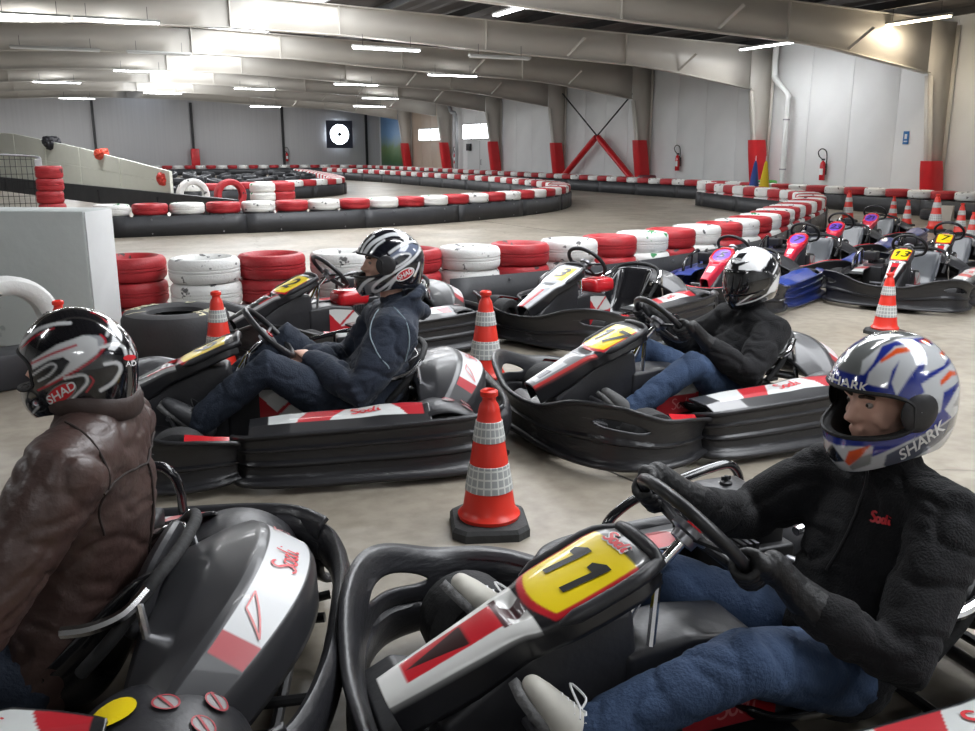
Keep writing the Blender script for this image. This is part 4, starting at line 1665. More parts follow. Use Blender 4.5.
def make_kart(loc, heading, label, number='11', nose='black', pods='black', seat=None, tank=False, group=None, hot=False, pad=False):
    t = thing('go_kart', label, 'go-kart', (loc[0], loc[1], 0), R(heading), group)
    blue = pods == 'blue'
    pm = M_PLASTIC2
    C_ = cached
    # bumpers
    o = link('front_bumper', C_('fb', lambda: sweep_wall(FB_PATH[::-1], FB_ZT, FB_ZB, FB_PROF, FB_SLOTS, 10, .68, 16, 9).mesh('front_bumper', pm, 45, merge=1e-5)), t)
    solid(o, .016, -1)
    if not blue:
        for s in (1, -1):
            link('bumper_flash', C_(('bf', s), lambda: MB().grid([[(x, s * (y - d), z + d * .6 + .004) for d in (.012, .045)] for x, y, z in
                 [(.36, .615, .205), (.42, .645, .22), (.48, .655, .232), (.54, .66, .242)]]).mesh('bumper_flash', M_REDP if True else None, 40)), o)
    else:
        link('bumper_stripe', C_('bs', lambda: MB().tube(spline([(x - .01, y * .985, z + .006) for (x, y), z in zip(FB_PATH[2:-2], FB_ZT[2:-2])], 6), .008, 6).mesh('bumper_stripe', M_REDP)), o)
    for s in (1, -1):
        path = SP_PATH if s < 0 else SP_PATH

        def pod():
            mb = sweep_wall([(x, y) for x, y in SP_PATH][::-1], SP_ZT[::-1], SP_ZB[::-1], SP_PROF,
                            [(.20, .035, .07)], 12, .365, 9, 15)
            if s < 0:
                mb.v = [(x, -y, z) for x, y, z in mb.v]
            return mb.mesh('side_bumper', M_BLUEP if blue else pm, 45, merge=1e-5)
        o = link('side_bumper', C_(('pod', s, blue), pod), t)
        solid(o, .02, -1)
        l = link('pod_top', lid_mesh(s, 'blue' if blue else 'black'), t)
        solid(l, .012, -1)
        if not blue:
            S = lid_S(s)

            def lidtext():
                def f(x, y):
                    p = S(.50 + s * x / 1.08, .66 + y / .20)
                    return p + np.array([0, 0, .004])
                vs, fs = strokes2d(SODI, .15)
                return decal(([(a * .07, b * .07) for a, b in vs], fs), f).mesh('pod_script', M_REDPR, 0)
            link('pod_script', C_(('lt_', s), lidtext), l)
    link('rear_bumper', C_('rb', lambda: MB().tube(spline([(-.70, .63, .20), (-.80, .60, .20), (-.885, .50, .20), (-.935, .28, .205), (-.945, 0, .205), (-.935, -.28, .205), (-.885, -.50, .20), (-.80, -.60, .20), (-.70, -.63, .20)], 6),
        [(.075, .030)] * 49, 14, ref=(0, 0, 1)).mesh('rear_bumper', pm, 50)), t)
    for s in (1, -1):
        link('bumper_stay', C_(('bst', s), lambda: MB().tube([(-.60, s * .22, .12), (-.90, s * .26, .17)], .014, 8).mesh('bumper_stay', M_DARKMETAL)), t)
    # chassis
    ch = MB()
    for s in (1, -1):
        ch.tube(spline([(.88, s * .20, .07), (.70, s * .28, .065), (.2, s * .30, .06), (-.4, s * .30, .065), (-.88, s * .27, .09)], 4), .016, 8)
        ch.tube([(.36, s * .30, .06), (.36, s * .60, .10)], .013, 6)
        ch.tube([(-.45, s * .30, .07), (-.45, s * .62, .10)], .013, 6)
    for x in (.80, .30, -.42, -.80):
        ch.tube([(x, -.28, .068), (x, .28, .068)], .015, 8)
    link('chassis_frame', C_('chas', lambda: ch.mesh('chassis_frame', M_DARKMETAL)), t)
    link('floor_pan', C_('pan', lambda: bevel_box((.98, .58, .008), .002, M_PLASTIC)), t, (.42, 0, .046))
    for s in (1, -1):
        for nm, x, r, w, y in (('front_wheel', .58, .135, .13, .515), ('rear_wheel', -.585, .142, .20, .50)):
            q = link(nm, wheel_mesh(r, w), t, (x, s * y, r))
            link('rim', rim_mesh(r, w), q)
    link('rear_axle', C_('rax', lambda: MB().tube([(-.585, -.52, .142), (-.585, .52, .142)], .018, 10).mesh('rear_axle', M_STEEL)), t)
    link('front_axle', C_('fax', lambda: MB().tube([(.58, -.50, .135), (.58, -.30, .10), (.58, .30, .10), (.58, .50, .135)], .014, 8).mesh('front_axle', M_DARKMETAL)), t)
    # nose fairing
    st = nose
    nf = link('nose_fairing', nose_mesh(st), t)
    solid(nf, .012, 1 if False else -1)
    prm = M_BLACKPR
    sz = .19
    dmb = lambda: decal(number2d(number, sz), on_nose(.715)).mesh('number_print', prm, 0)
    link('number_print', C_(('num', number, nose), dmb), nf)
    if nose == 'black':
        def sc():
            vs, fs = strokes2d(SODI, .22)
            return decal(([(a * .05, b * .05) for a, b in vs], fs), on_nose(.905, off=.004)).mesh('fairing_script', M_REDPR, 0)

        def sc2():
            vs, fs = strokes2d(SODI, .42)
            return decal(([(a * .05, b * .05) for a, b in vs], fs), on_nose(.905, off=.0025)).mesh('script_outline', M_WHITE, 0)
        link('fairing_script', C_('fsc', sc), nf)
        link('script_outline', C_('fsc2', sc2), nf)
    # thick rim round the top of the fairing
    def rimtube():
        pts = []
        for u in np.linspace(.56, 1, 9):
            pts.append(nose_S(np.array(u), np.array(1.0)))
        for v in np.linspace(.8, -.8, 9):
            pts.append(nose_S(np.array(1.0), np.array(v)))
        for u in np.linspace(1, .56, 9):
            pts.append(nose_S(np.array(u), np.array(-1.0)))
        return MB().tube(pts, [.006] + [.017] * (len(pts) - 2) + [.006], 10).mesh('fairing_rim', M_REDP if nose == 'crg' else M_PLASTIC, 60)
    link('fairing_rim', C_(('nrim', nose == 'crg'), rimtube), nf)
    link('fairing_support', C_('nsup', lambda: bev_mesh(MB().prism([(.80, .07), (.84, .24), (.66, .36), (.50, .44), (.38, .44), (.33, .07)], 'y', -.085, .085), M_PLASTIC, .02)), t)
    link('front_tray', C_('ftray', lambda: bev_mesh(MB().prism([(.93, .07), (.945, .17), (.86, .21), (.66, .15), (.66, .07)], 'y', -.30, .30), M_PLASTIC, .012)), t)
    for s in (1, -1):
        p = link('pedal', C_(('ped', s), lambda: MB().tube([(.60, s * .17, .07), (.63, s * .17, .16), (.66, s * .17, .235)], .010, 8).tube([(.655, s * .11, .235), (.655, s * .235, .235)], .011, 8).mesh('pedal', M_STEEL)), t)
        link('pedal_bracket', C_(('pbr', s), lambda: MB().box((.60, s * .245, .13), (.17, .012, .05)).mesh('pedal_bracket', M_DARKMETAL, 0)), p)
        link('pedal_stop', C_(('pst', s), lambda: MB().box((.60, s * .11, .10), (.14, .012, .05)).mesh('pedal_stop', M_DARKMETAL, 0)), p)
    # centre console
    cons = link('centre_console', C_('cons', lambda: bev_mesh(MB().prism([(.40, .07), (-.03, .07), (-.03, .23), (.05, .32), (.22, .345), (.40, .33)], 'y', -.095, .095), M_PLASTIC, .02)), t)
    for s in (1, -1):
        def cp():
            xs_ = np.linspace(-.02, .245, 50)
            zs_ = np.linspace(.085, .315, 44)
            X, Z = np.meshgrid(xs_, zs_, indexing='ij')
            top = np.interp(X, [-.02, .05, .245], [.215, .295, .322])
            Zc = np.minimum(Z, top)
            P = np.stack([X, np.full_like(X, s * .0975), Zc], -1)
            c = np.zeros(P.shape)
            c[:] = (.68, .68, .66)
            fx = (X + .02) / .265
            fz = (Z - .085) / .23
            z1 = .62 - .55 * fx
            zig = np.where(fx < .42, fz < .45 - .1 * fx, fz < 1.25 * (fx - .30))
            c[zig] = (.52, .02, .03)
            c[(fz < .42) & (fx < .7)] = (.50, .02, .03)
            c[(np.abs(fz - (1.15 - 1.0 * fx)) < .05)] = (.52, .02, .03)
            return MB().grid(P, cols=c).mesh('console_panel', M_DECAL, 0)
        link('console_panel', C_(('cpan', s), cp), cons)

        def csc():
            vs, fs = strokes2d(SODI, .13)
            return decal(([(a * .06, b * .06) for a, b in vs], fs), lambda x, y: (.09 - s * x, s * .0995, .135 + y)).mesh('console_script', mat('pale_red_print', (.70, .22, .22), .4), 0)
        link('console_script', C_(('csc', s), csc), cons)
    if tank:
        link('fuel_tank', C_('tank', lambda: bevel_box((.26, .20, .12), .045, M_REDP, 4)), t, (.02, -.02, .375))
    # steering
    q = SW_N.to_track_quat('Z', 'Y').to_matrix().to_4x4()
    sw = link('steering_wheel', C_('sw', lambda: MB().tube([SW_C + (SW_U * math.cos(a) + Vector((0, 1, 0)) * math.sin(a)) * SW_R * (1 if math.cos(a) > -.75 else .93) for a in np.linspace(0, 2 * PI, 40, endpoint=False)], .0155, 10, closed=True).mesh('steering_wheel', M_GRIP)), t)
    link('wheel_spokes', C_('swsp', lambda: MB().tube([SW_C - SW_N * .03, SW_C + Vector((0, 1, 0)) * SW_R], .009, 6).tube([SW_C - SW_N * .03, SW_C - Vector((0, 1, 0)) * SW_R], .009, 6).tube([SW_C - SW_N * .03, SW_C - SW_U * SW_R * .95], .009, 6).mesh('wheel_spokes', M_DARKMETAL)), sw)
    link('wheel_hub', C_('swh', lambda: MB().lathe([(0, -.05), (.032, -.05), (.034, -.03), (.05, -.025), (.05, -.008), (0, -.004)], 16, Matrix.Translation(SW_C) @ q).mesh('wheel_hub', M_STEEL)), sw)
    link('hub_badge', C_('swb', lambda: MB().lathe([(0, .001), (.022, .001), (.022, -.004)], 12, Matrix.Translation(SW_C + SW_N * -.001) @ q).mesh('hub_badge', M_REDP)), sw)
    link('steering_column', C_('scol', lambda: MB().tube([SW_C - SW_N * .04, SW_C - SW_N * .16, (.50, 0, .12)], .014, 10).mesh('steering_column', M_CHROME)), t)
    link('column_bracket', C_('scb', lambda: MB().tube([(.33, .075, .33), (.285, .02, .48), (.285, -.02, .48), (.33, -.075, .33)], .011, 8).mesh('column_bracket', M_CHROME)), t)
    # seat
    se = link('seat', seat_mesh(seat or M_GLOSS), t)
    solid(se, .012, -1)
    link('seat_hoop', C_('shoop', lambda: MB().tube(spline([(-.36, .235, .25), (-.45, .24, .35), (-.53, .21, .455), (-.57, .10, .49), (-.575, 0, .495), (-.57, -.10, .49), (-.53, -.21, .455), (-.45, -.24, .35), (-.36, -.235, .25)], 6), .0165, 10).mesh('seat_hoop', M_RUBBER)), se)
    if pad:
        link('seat_pad', MB().tube(spline([(-.475, .17, .33), (-.50, .12, .42), (-.515, 0, .45), (-.50, -.12, .42), (-.475, -.17, .33)], 6), [(.030, .055)] * 25, 14, hemi=True, ref=(1, 0, .3)).mesh('seat_pad', M_PLASTIC), se)
    for s in (1, -1):
        k = link('seat_strut', C_(('sst', s), lambda: MB().tube([(-.51, s * .245, .43), (-.56, s * .27, .12)], .011, 8).mesh('seat_strut', M_CHROME)), t)
        link('strut_clamp', C_(('ssc', s), lambda: MB().tube(spline([(-.34, s * .265, .375), (-.41, s * .270, .385), (-.48, s * .255, .41), (-.53, s * .225, .455)], 4), .015, 8).mesh('strut_clamp', M_CHROME)), k)
    # rear fairing, fenders and stickers
    rf = link('rear_fairing', fairing_mesh('blue' if blue else 'black'), t)
    solid(rf, .012, 1 if False else -1)
    if not blue:
        def band():
            def f(x, y):
                v, u = x / .50, .64 - y / .28
                p, n = surf_frame(fair_S, u, v)
                if n[2] < 0:
                    n = -n
                return p + n * .004
            vs, fs = strokes2d(SODI, .13)
            return decal(([(-a * .062, b * .062) for a, b in vs], fs), f).mesh('fairing_script', M_REDPR, 0)
        link('fairing_script', C_('bandtx', band), rf)

        def marks(sg):
            def f(x, y):
                p, n = surf_frame(fair_S, .64 - y / .28, x / .50)
                return p + (n if n[2] > 0 else -n) * .004
            ln = [[(.18, .036), (.235, .034)], [(.235, .034), (.29, -.036)], [(.29, -.036), (.18, .036)]]
            return decal(strokes2d([[(sg * a, b) for a, b in l_] for l_ in ln], .005), f).mesh('wing_mark', mat('pale_red_print', (.70, .22, .22), .4), 0)
        for sg in (1, -1):
            link('wing_mark', C_(('wmk', sg), lambda: marks(sg)), rf)
    for s in (1, -1):
        def fend():
            G = []
            for a in np.linspace(R(8), R(172), 22):
                row = []
                for y, dr in ((.37, .012), (.40, .022), (.50, .026), (.60, .022), (.625, .010)):
                    r = .165 + dr
                    row.append((-.585 + r * 1.08 * math.cos(a), s * y, .13 + r * math.sin(a)))
                G.append(row)
            return MB().grid(G).mesh('rear_fender', M_PLASTIC, 50)
        fe = link('rear_fender', C_(('fend', s), fend), t)
        solid(fe, .01, -1)
        if not blue and s > 0:
            def ondf(a0, y0):
                def f(x, y):
                    a = R(a0) - x / .19
                    return ((-.585 + .195 * 1.08 * math.cos(a)), s * (y0 + y), .13 + .195 * math.sin(a))
                return f
            for k, (a0, y0) in enumerate(((128, .43), (100, .48), (125, .52))):
                mbk = lambda: decal(disc2d(.024, 20), ondf(a0, y0)).mesh('warning_disc', mat('dull_print', (.25, .24, .24), .5), 0)
                d_ = link('warning_disc', C_(('wd', s, k), mbk), fe)
                mbk = lambda: decal(([(x, y) for x, y in disc2d(.027, 20, None, .023)[0]], disc2d(.027, 20, None, .023)[1]), lambda x, y: np.array(ondf(a0, y0)(x, y)) * np.array([1, 1, 1.0]) + np.array([0, 0, .002])).mesh('warning_ring', mat('dull_red_print', (.34, .03, .04), .5), 0)
                link('warning_ring', C_(('wr', s, k), mbk), fe)
                mbk = lambda: decal(strokes2d([[(-.018, .018), (.018, -.018)]], .007), lambda x, y: np.array(ondf(a0, y0)(x, y)) + np.array([0, 0, .003])).mesh('warning_bar', mat('dull_red_print', (.34, .03, .04), .5), 0)
                link('warning_bar', C_(('wb', s, k), mbk), fe)
    if hot:
        yd = lambda: decal(disc2d(.05, 22), lambda x, y: (-.585 + .197 * 1.08 * math.cos(R(70) - x / .19), .50 + y, .13 + .199 * math.sin(R(70) - x / .19))).mesh('hot_surface_disc', M_YELPR, 0)
        link('hot_surface_disc', C_('yd', yd), t)
    # engine with air box and guard hoop on the right
    en = link('engine', C_('eng', lambda: bev_mesh(MB().box((-.27, -.43, .20), (.26, .20, .20)).box((-.33, -.43, .33), (.10, .14, .08)), M_DARKMETAL, .012)), t)
    for k in range(5):
        link('cooling_fin', C_('fin', lambda: MB().box((0, 0, 0), (.012, .21, .11)).mesh('cooling_fin', M_STEEL, 0)), en, (-.17 - k * .022, -.43, .27))
    ab = link('air_box', C_('abox', lambda: bevel_box((.16, .135, .095), .014, M_PLASTIC, 3)), t, (-.24, -.475, .41))
    link('wing_nut', C_('wnut', lambda: MB().lathe([(0, 0), (.02, 0), (.018, .008), (.008, .012), (.006, .028), (0, .028)], 10).box((0, 0, .02), (.032, .005, .012)).mesh('wing_nut', M_DARKMETAL)), ab, (0, 0, .047))
    link('intake_neck', C_('neck', lambda: MB().tube([(-.24, -.475, .30), (-.24, -.475, .37)], .03, 10).mesh('intake_neck', M_DARKMETAL)), t)
    link('exhaust', C_('exh', lambda: MB().tube(spline([(-.36, -.35, .25), (-.46, -.22, .22), (-.55, -.05, .22), (-.70, .1, .2)], 5), .022, 10).mesh('exhaust', M_STEEL)), t)
    link('guard_hoop', C_('ghoop', lambda: MB().tube(spline([(-.40, -.62, .24), (-.40, -.62, .37), (-.37, -.615, .445), (-.30, -.61, .462), (-.05, -.585, .42), (.06, -.57, .385), (.12, -.565, .33), (.13, -.565, .22)], 5), .0155, 10).mesh('guard_hoop', M_GLOSS)), t)
    link('hoop_stay', C_('hstay', lambda: MB().tube([(-.16, -.60, .435), (-.15, -.60, .25)], .012, 8).mesh('hoop_stay', M_GLOSS)), t)
    return t


def bev_mesh(mb, m, w, seg=3):
    me = mb.mesh('b', m, 0)
    bm = bmesh.new()
    bm.from_mesh(me)
    bmesh.ops.bevel(bm, geom=bm.edges[:], offset=w, segments=seg, profile=.5, affect='EDGES')
    bm.to_mesh(me)
    bm.free()
    me.shade_smooth()
    me.set_sharp_from_angle(angle=R(40))
    return me


KA = ((-0.315, 2.465), 160.0)
KB = ((1.06, 4.33), 167.0)
KC = ((1.95, 6.49), 190.0)
KD = ((3.97, 6.24), 200.0)
KE = ((3.0, 3.83), 178.5)
KF = ((1.48, 1.58), 174.5)
make_kart(*KA, 'black go-kart carrying the driver in the brown leather jacket', '8', 'dark', hot=True, pad=True)
make_kart(*KB, 'black go-kart carrying the driver in the navy hooded top', '9', 'dark')
make_kart(*KC, 'empty black go-kart with yellow plate behind the navy hooded driver', '2', 'dark', tank=True)
make_kart(*KD, 'empty black go-kart with yellow number 3 plate and red tank', '3', 'white', tank=True)
make_kart(*KE, 'black go-kart carrying the driver in the white and black helmet', '17', 'grey')
make_kart(*KF, 'black go-kart with the yellow number 11 carrying the blue helmeted driver', '11', 'black')


def kart_at_plate(px, py, heading):
    a = R(heading)
    return (px - .44 * math.cos(a), py - .44 * math.sin(a))


for (px, py), hd, num, st, pods, lab in [
        ((5.62, 6.72), 208, '5', 'crg', 'blue', 'empty red and blue go-kart leading its queue behind the white helmet'),
        ((7.38, 7.58), 210, '7', 'crg', 'blue', 'empty red and blue go-kart second in its queue with violet plate'),
        ((9.02, 8.62), 211, '23', 'crg', 'blue', 'empty red and blue go-kart third in its queue beside the striped cones'),
        ((10.7, 9.58), 211, '21', 'crg', 'blue', 'hindmost empty red and blue go-kart of the queue near the cones'),
        ((7.22, 6.06), 207, '13', 'black', 'black', 'empty black go-kart with yellow number 13 plate'),
        ((8.97, 6.98), 210, '7', 'black', 'black', 'empty black go-kart with yellow number 7 plate behind the number 13 kart')]:
    k_ = make_kart(kart_at_plate(px, py, hd), hd, lab, num, st, pods, M_SEATGREY)
    k_.scale = (.94, .94, .94)
    nf_ = [c for c in k_.children if c.name.startswith('nose_fairing')][0]
    nf_.scale = (.86, .76, .95)
    nf_.location = (.075, 0, .03)
# ------------------------------------------------------------------ helmets
def smooth01(a, b, x):
    t = np.clip((np.asarray(x, float) - a) / (b - a), 0, 1)
    return t * t * (3 - 2 * t)


def helmet_pt(th, ph):
    """th polar angle from the crown, ph azimuth from straight ahead"""
    a, b, c = .157, .129, .156
    s, co = np.sin(th), np.cos(th)
    f = np.clip(np.cos(ph), 0, 1)
    x = a * s * np.cos(ph)
    y = b * s * np.sin(ph)
    z = c * co
    k = smooth01(R(78), R(118), th)
    x = x + .026 * k * f**2.2
    z = z - .046 * k * (0.45 + .55 * f**2)
    y = y * (1 - .06 * smooth01(R(105), R(140), th))
    bk = np.clip(-np.cos(ph), 0, 1)
    z = z - .022 * smooth01(R(90), R(125), th) * bk**2
    x = x - .010 * bk**2 * np.exp(-((th - R(80)) / .4)**2)
    return np.stack([x, y, z], -1)


def helmet_grid(nph=288, n1=66, n2=48):
    ph = np.linspace(-PI, PI, nph, endpoint=False)
    pm = R(72)
    q = np.clip(np.abs(ph) / pm, 0, 1)
    h = (1 - q**5)**(1 / 2.6)
    mid = R(87) + R(4) * q**2
    tt = mid - R(18) * h
    tb = mid + R(12.5) * h
    te = R(130) - R(6) * (1 - np.cos(ph)) / 2
    rows = []
    for i in range(n1 + 1):
        t = .02 + (tt - .02) * i / n1
        rows.append(helmet_pt(t, ph))
    for i in range(n2 + 1):
        t = tb + (te - tb) * i / n2
        rows.append(helmet_pt(t, ph))
    P = np.array(rows)                     # rows x ph
    keep = np.ones((len(rows) - 1, nph), bool)
    keep[n1, :] = False                    # the eye port (closed by merging behind it)
    return ph, P, keep, tt, tb


def paint_basis(az, el):
    az, el = R(az), R(el)
    v = np.array([math.cos(el) * math.cos(az), math.cos(el) * math.sin(az), math.sin(el)])
    r = np.cross(-v, (0, 0, 1))
    r /= np.linalg.norm(r)
    u = np.cross(r, -v)
    return v, r, u


def make_helmet(parent, loc, rot, label, paint, az, el, cx, cy, mpp, visor=False, texts=(), scale=1.0, pivot=True, strap=None):
    ph, P, keep, tt, tb = helmet_grid()
    P = np.concatenate([P, P[:, :1]], 1)
    v, r, u = paint_basis(az, el)
    flat = P.reshape(-1, 3)
    mir = flat * np.array([1, -1, 1])
    nn = flat / np.array([.157, .129, .156])**2
    nm = nn * np.array([1, -1, 1])
    use = (nm @ v) > (nn @ v)
    pp = np.where(use[:, None], mir, flat)
    X = cx + (pp @ r) / mpp
    Y = cy - (pp @ u) / mpp
    e = .0013 / mpp
    cols = sum(paint(X + e * i, Y + e * k, flat) for i in (-1, 0, 1) for k in (-1, 0, 1)) / 9.0
    mb = MB().grid(P, keep=keep, cols=cols.reshape(P.shape))
    me = mb.mesh('helmet', [M_HELM, M_PAD], 60, merge=1e-5)
    o = link('helmet', me, parent, loc, rot)
    o.scale = (scale,) * 3
    o['label'] = label
    solid(o, .020, -1, 1)
    bvh = BVHTree.FromPolygons(mb.v, mb.f)

    def on(x, y, off=.0015, mirror=False):
        q = (x - cx) * mpp * r - (y - cy) * mpp * u
        hit = bvh.ray_cast(Vector(q + v * .6), Vector(-v))
        if hit[0] is None:
            hit = bvh.find_nearest(Vector(q + v * .08))
        n = hit[1]
        if n.dot(Vector(v)) < 0:
            n = -n
        p = hit[0] + n * off
        return (p.x, p.y, p.z)
    for nm_, shape, x0, y0, rotd, m, off in texts:
        ca, sa = math.cos(R(rotd)), math.sin(R(rotd))
        d = decal(shape, lambda x, y: on(x0 + (x * ca - y * sa), y0 - (x * sa + y * ca), off))
        link(nm_, d.mesh(nm_, m, 0), o)
    # rim of the eye port
    pm = R(71)
    ring = []
    for i, a in enumerate(ph):
        if abs(a) < pm:
            ring.append(helmet_pt(np.array(tt[i]), np.array(a)))
    for i, a in reversed(list(enumerate(ph))):
        if abs(a) < pm:
            ring.append(helmet_pt(np.array(tb[i]), np.array(a)))
    link('port_trim', MB().tube([Vector(q) for q in ring], .005, 6, closed=True).mesh('port_trim', M_RUBBER), o)
    if visor:
        G = []
        idx = [i for i, a in enumerate(ph) if abs(a) < R(82)]
        for i in idx:
            q = min(1, abs(ph[i]) / R(82))
            h = (1 - q**5)**(1 / 2.6)
            t0 = R(87) - R(21) * h
            t1 = R(88) + R(15.5) * h
            G.append([helmet_pt(np.array(t), np.array(ph[i])) * 1.028 for t in np.linspace(t0, t1, 12)])
        vm = mat('smoked_visor', (.008, .008, .009), .06, coat=1.0)
        solid(link('visor', MB().grid(G).mesh('visor', vm, 60), o), .003, 0)
    if pivot:
        for s in (1, -1):
            G = []
            for k in range(25):
                a = 2 * PI * k / 24
                row = []
                for f in (.02, .5, .9, 1.0):
                    p_ = s * R(76) + R(17) * f * math.cos(a)
                    t_ = R(87) + R(14) * f * math.sin(a)
                    row.append(helmet_pt(np.array(t_), np.array(p_)) * (1.022 if f < .95 else 1.0))
                G.append(row)
            link('visor_pivot', MB().grid(G).mesh('visor_pivot', M_PLASTIC, 60, merge=1e-4), o)
    return o


def fill(c, mask, col):
    c[mask] = col


def paint_F(X, Y, P):
    c = np.zeros((len(X), 3))
    c[:] = (.62, .64, .66)
    blue, org, gry, blk = (.015, .03, .26), (.78, .10, .02), (.16, .17, .17), (.015, .015, .02)
    fill(c, inpoly(X, Y, [(120, 330), (150, 260), (175, 190), (300, 215), (345, 160), (390, 85), (480, 55), (620, 60), (625, 95), (540, 75), (445, 88), (375, 150), (325, 205), (310, 255),
                          (400, 275), (425, 195), (460, 150), (420, 250), (440, 312), (500, 225), (585, 125), (562, 220), (660, 190), (725, 135), (705, 185), (600, 235), (550, 262),
                          (565, 300), (520, 340), (400, 350), (280, 330)]), blue)
    fill(c, inpoly(X, Y, [(655, 310), (770, 262), (705, 330), (660, 395), (700, 440), (600, 490), (500, 530), (440, 560), (335, 610), (340, 555), (180, 560), (80, 520), (70, 470), (100, 420),
                          (150, 470), (250, 525), (400, 515), (530, 470), (640, 400)]), blue)
    fill(c, inpoly(X, Y, [(400, 600), (470, 560), (600, 500), (730, 430), (740, 470), (640, 560), (520, 640), (420, 690), (390, 660)]), (.11, .12, .16))
    fill(c, inpoly(X, Y, [(232, 585), (330, 548), (290, 605), (235, 665), (215, 640)]), org)
    fill(c, inpoly(X, Y, [(285, 610), (335, 590), (330, 650), (250, 690), (235, 670)]), (.30, .31, .30))
    fill(c, inpoly(X, Y, [(380, 145), (450, 95), (520, 92), (545, 108), (450, 122), (375, 162)]), org)
    fill(c, inpoly(X, Y, [(640, 255), (690, 215), (780, 243), (700, 243), (640, 280)]), org)
    fill(c, inpoly(X, Y, [(650, 135), (700, 108), (722, 130), (660, 152)]), org)
    fill(c, inpoly(X, Y, [(730, 490), (785, 450), (775, 492), (738, 515)]), org)
    fill(c, inpoly(X, Y, [(560, 70), (600, 62), (620, 85), (580, 85)]), org)
    fill(c, inpoly(X, Y, [(700, 390), (770, 290), (790, 330), (760, 390)]), (.35, .36, .37))
    g = inpoly(X, Y, [(180, 195), (230, 120), (330, 60), (480, 10), (640, 25), (640, 45), (480, 50), (390, 80), (300, 150), (285, 218)])
    fill(c, g, gry)
    fill(c, inpoly(X, Y, [(60, 540), (160, 560), (215, 640), (150, 660), (90, 640)]), blk)
    return c


def paint_B(X, Y, P):
    c = np.zeros((len(X), 3))
    c[:] = (.008, .009, .014)
    W_, S_ = (.70, .72, .74), (.16, .19, .27)
    fill(c, inpoly(X, Y, [(415, 262), (480, 222), (560, 195), (605, 210), (600, 240), (545, 285), (545, 255), (500, 252), (420, 300)]), S_)
    fill(c, inpoly(X, Y, [(250, 500), (330, 470), (290, 455), (350, 400), (240, 430)]), (.22, .23, .25))
    for pts, w in (([(205, 260), (240, 175), (300, 115), (380, 75), (470, 80), (520, 110)], 15), ([(250, 255), (300, 190), (370, 150), (450, 130), (545, 150)], 16),
                   ([(230, 250), (270, 180), (330, 130)], 9), ([(300, 240), (340, 195), (390, 165)], 9), ([(505, 90), (530, 130), (525, 185)], 20),
                   ([(415, 245), (480, 208), (560, 183), (612, 195), (610, 240), (560, 292), (480, 342), (400, 382), (330, 420), (292, 458), (310, 482), (370, 452), (440, 400)], 13),
                   ([(415, 290), (470, 262), (530, 258), (545, 275), (500, 310), (420, 350)], 9), ([(205, 475), (240, 425), (300, 390)], 15), ([(230, 505), (280, 500), (330, 500), (400, 465)], 8),
                   ([(560, 400), (590, 350), (600, 320)], 9), ([(390, 470), (430, 420), (480, 390)], 10)):
        fill(c, nearstroke(X, Y, pts, w * 1.35), W_)
    return c


def paint_A(X, Y, P):
    c = np.zeros((len(X), 3))
    c[:] = (.008, .008, .010)
    W_, S_, R_ = (.58, .59, .60), (.30, .31, .33), (.42, .015, .03)
    fill(c, inpoly(X, Y, [(200, 320), (330, 255), (460, 225), (545, 240), (557, 275), (510, 330), (400, 392), (280, 442), (205, 478), (330, 405), (378, 350), (350, 322), (280, 330), (195, 368)]), W_)
    fill(c, inpoly(X, Y, [(480, 225), (545, 238), (560, 275), (520, 300), (525, 255)]), S_)
    for pts, w, k in (([(195, 335), (300, 298), (420, 270)], 11, R_), ([(205, 478), (400, 400), (520, 333), (562, 272), (545, 235)], 11, R_), ([(150, 235), (240, 170), (330, 148), (410, 152)], 18, W_),
                      ([(160, 250), (240, 195), (330, 168)], 9, R_), ([(190, 395), (280, 350), (310, 365), (270, 405), (215, 430)], 10, W_),
                      ([(540, 388), (600, 392), (612, 430), (565, 490), (500, 522)], 20, W_), ([(530, 300), (600, 292), (645, 315), (652, 368)], 17, W_),
                      ([(680, 400), (680, 345), (700, 318), (738, 328)], 16, W_), ([(700, 530), (705, 440), (722, 420)], 13, W_),
                      ([(340, 432), (430, 428), (442, 468), (400, 510), (350, 548)], 14, W_), ([(430, 520), (470, 470), (460, 440)], 8, R_),
                      ([(590, 175), (560, 130), (520, 108)], 10, R_), ([(575, 240), (600, 190), (590, 140)], 16, W_), ([(120, 640), (190, 570)], 14, W_)):
        fill(c, nearstroke(X, Y, pts, w), k)
    return c


def paint_E(X, Y, P):
    c = np.zeros((len(X), 3))
    c[:] = (.012, .012, .014)
    W_ = (.80, .81, .82)
    fill(c, inpoly(X, Y, [(240, 215), (270, 150), (350, 100), (480, 80), (590, 100), (600, 165), (560, 245), (500, 285), (420, 302), (340, 298), (345, 240), (430, 205), (400, 200), (330, 215)]), W_)
    fill(c, inpoly(X, Y, [(345, 135), (420, 125), (370, 182), (330, 165)]), (.012, .012, .014))
    fill(c, inpoly(X, Y, [(600, 150), (625, 165), (600, 190)]), W_)
    fill(c, inpoly(X, Y, [(700, 270), (690, 385), (640, 460), (565, 475), (600, 410), (660, 330)]), W_)
    for pts, w in (([(590, 128), (650, 172), (655, 240), (620, 310), (555, 392)], 13), ([(325, 555), (440, 480), (535, 418)], 12), ([(330, 558), (480, 522), (600, 462)], 11)):
        fill(c, nearstroke(X, Y, pts, w), W_)
    fill(c, inpoly(X, Y, [(565, 415), (640, 315), (655, 330), (590, 420)]), (.6, .6, .6))
    return c


# ------------------------------------------------------------------ people
def limbs(mb, spec):
    for pts, rad in spec:
        mb.tube(pts, rad, 16, hemi=True, ref=(0, 1, 0) if isinstance(rad[0], tuple) else None)


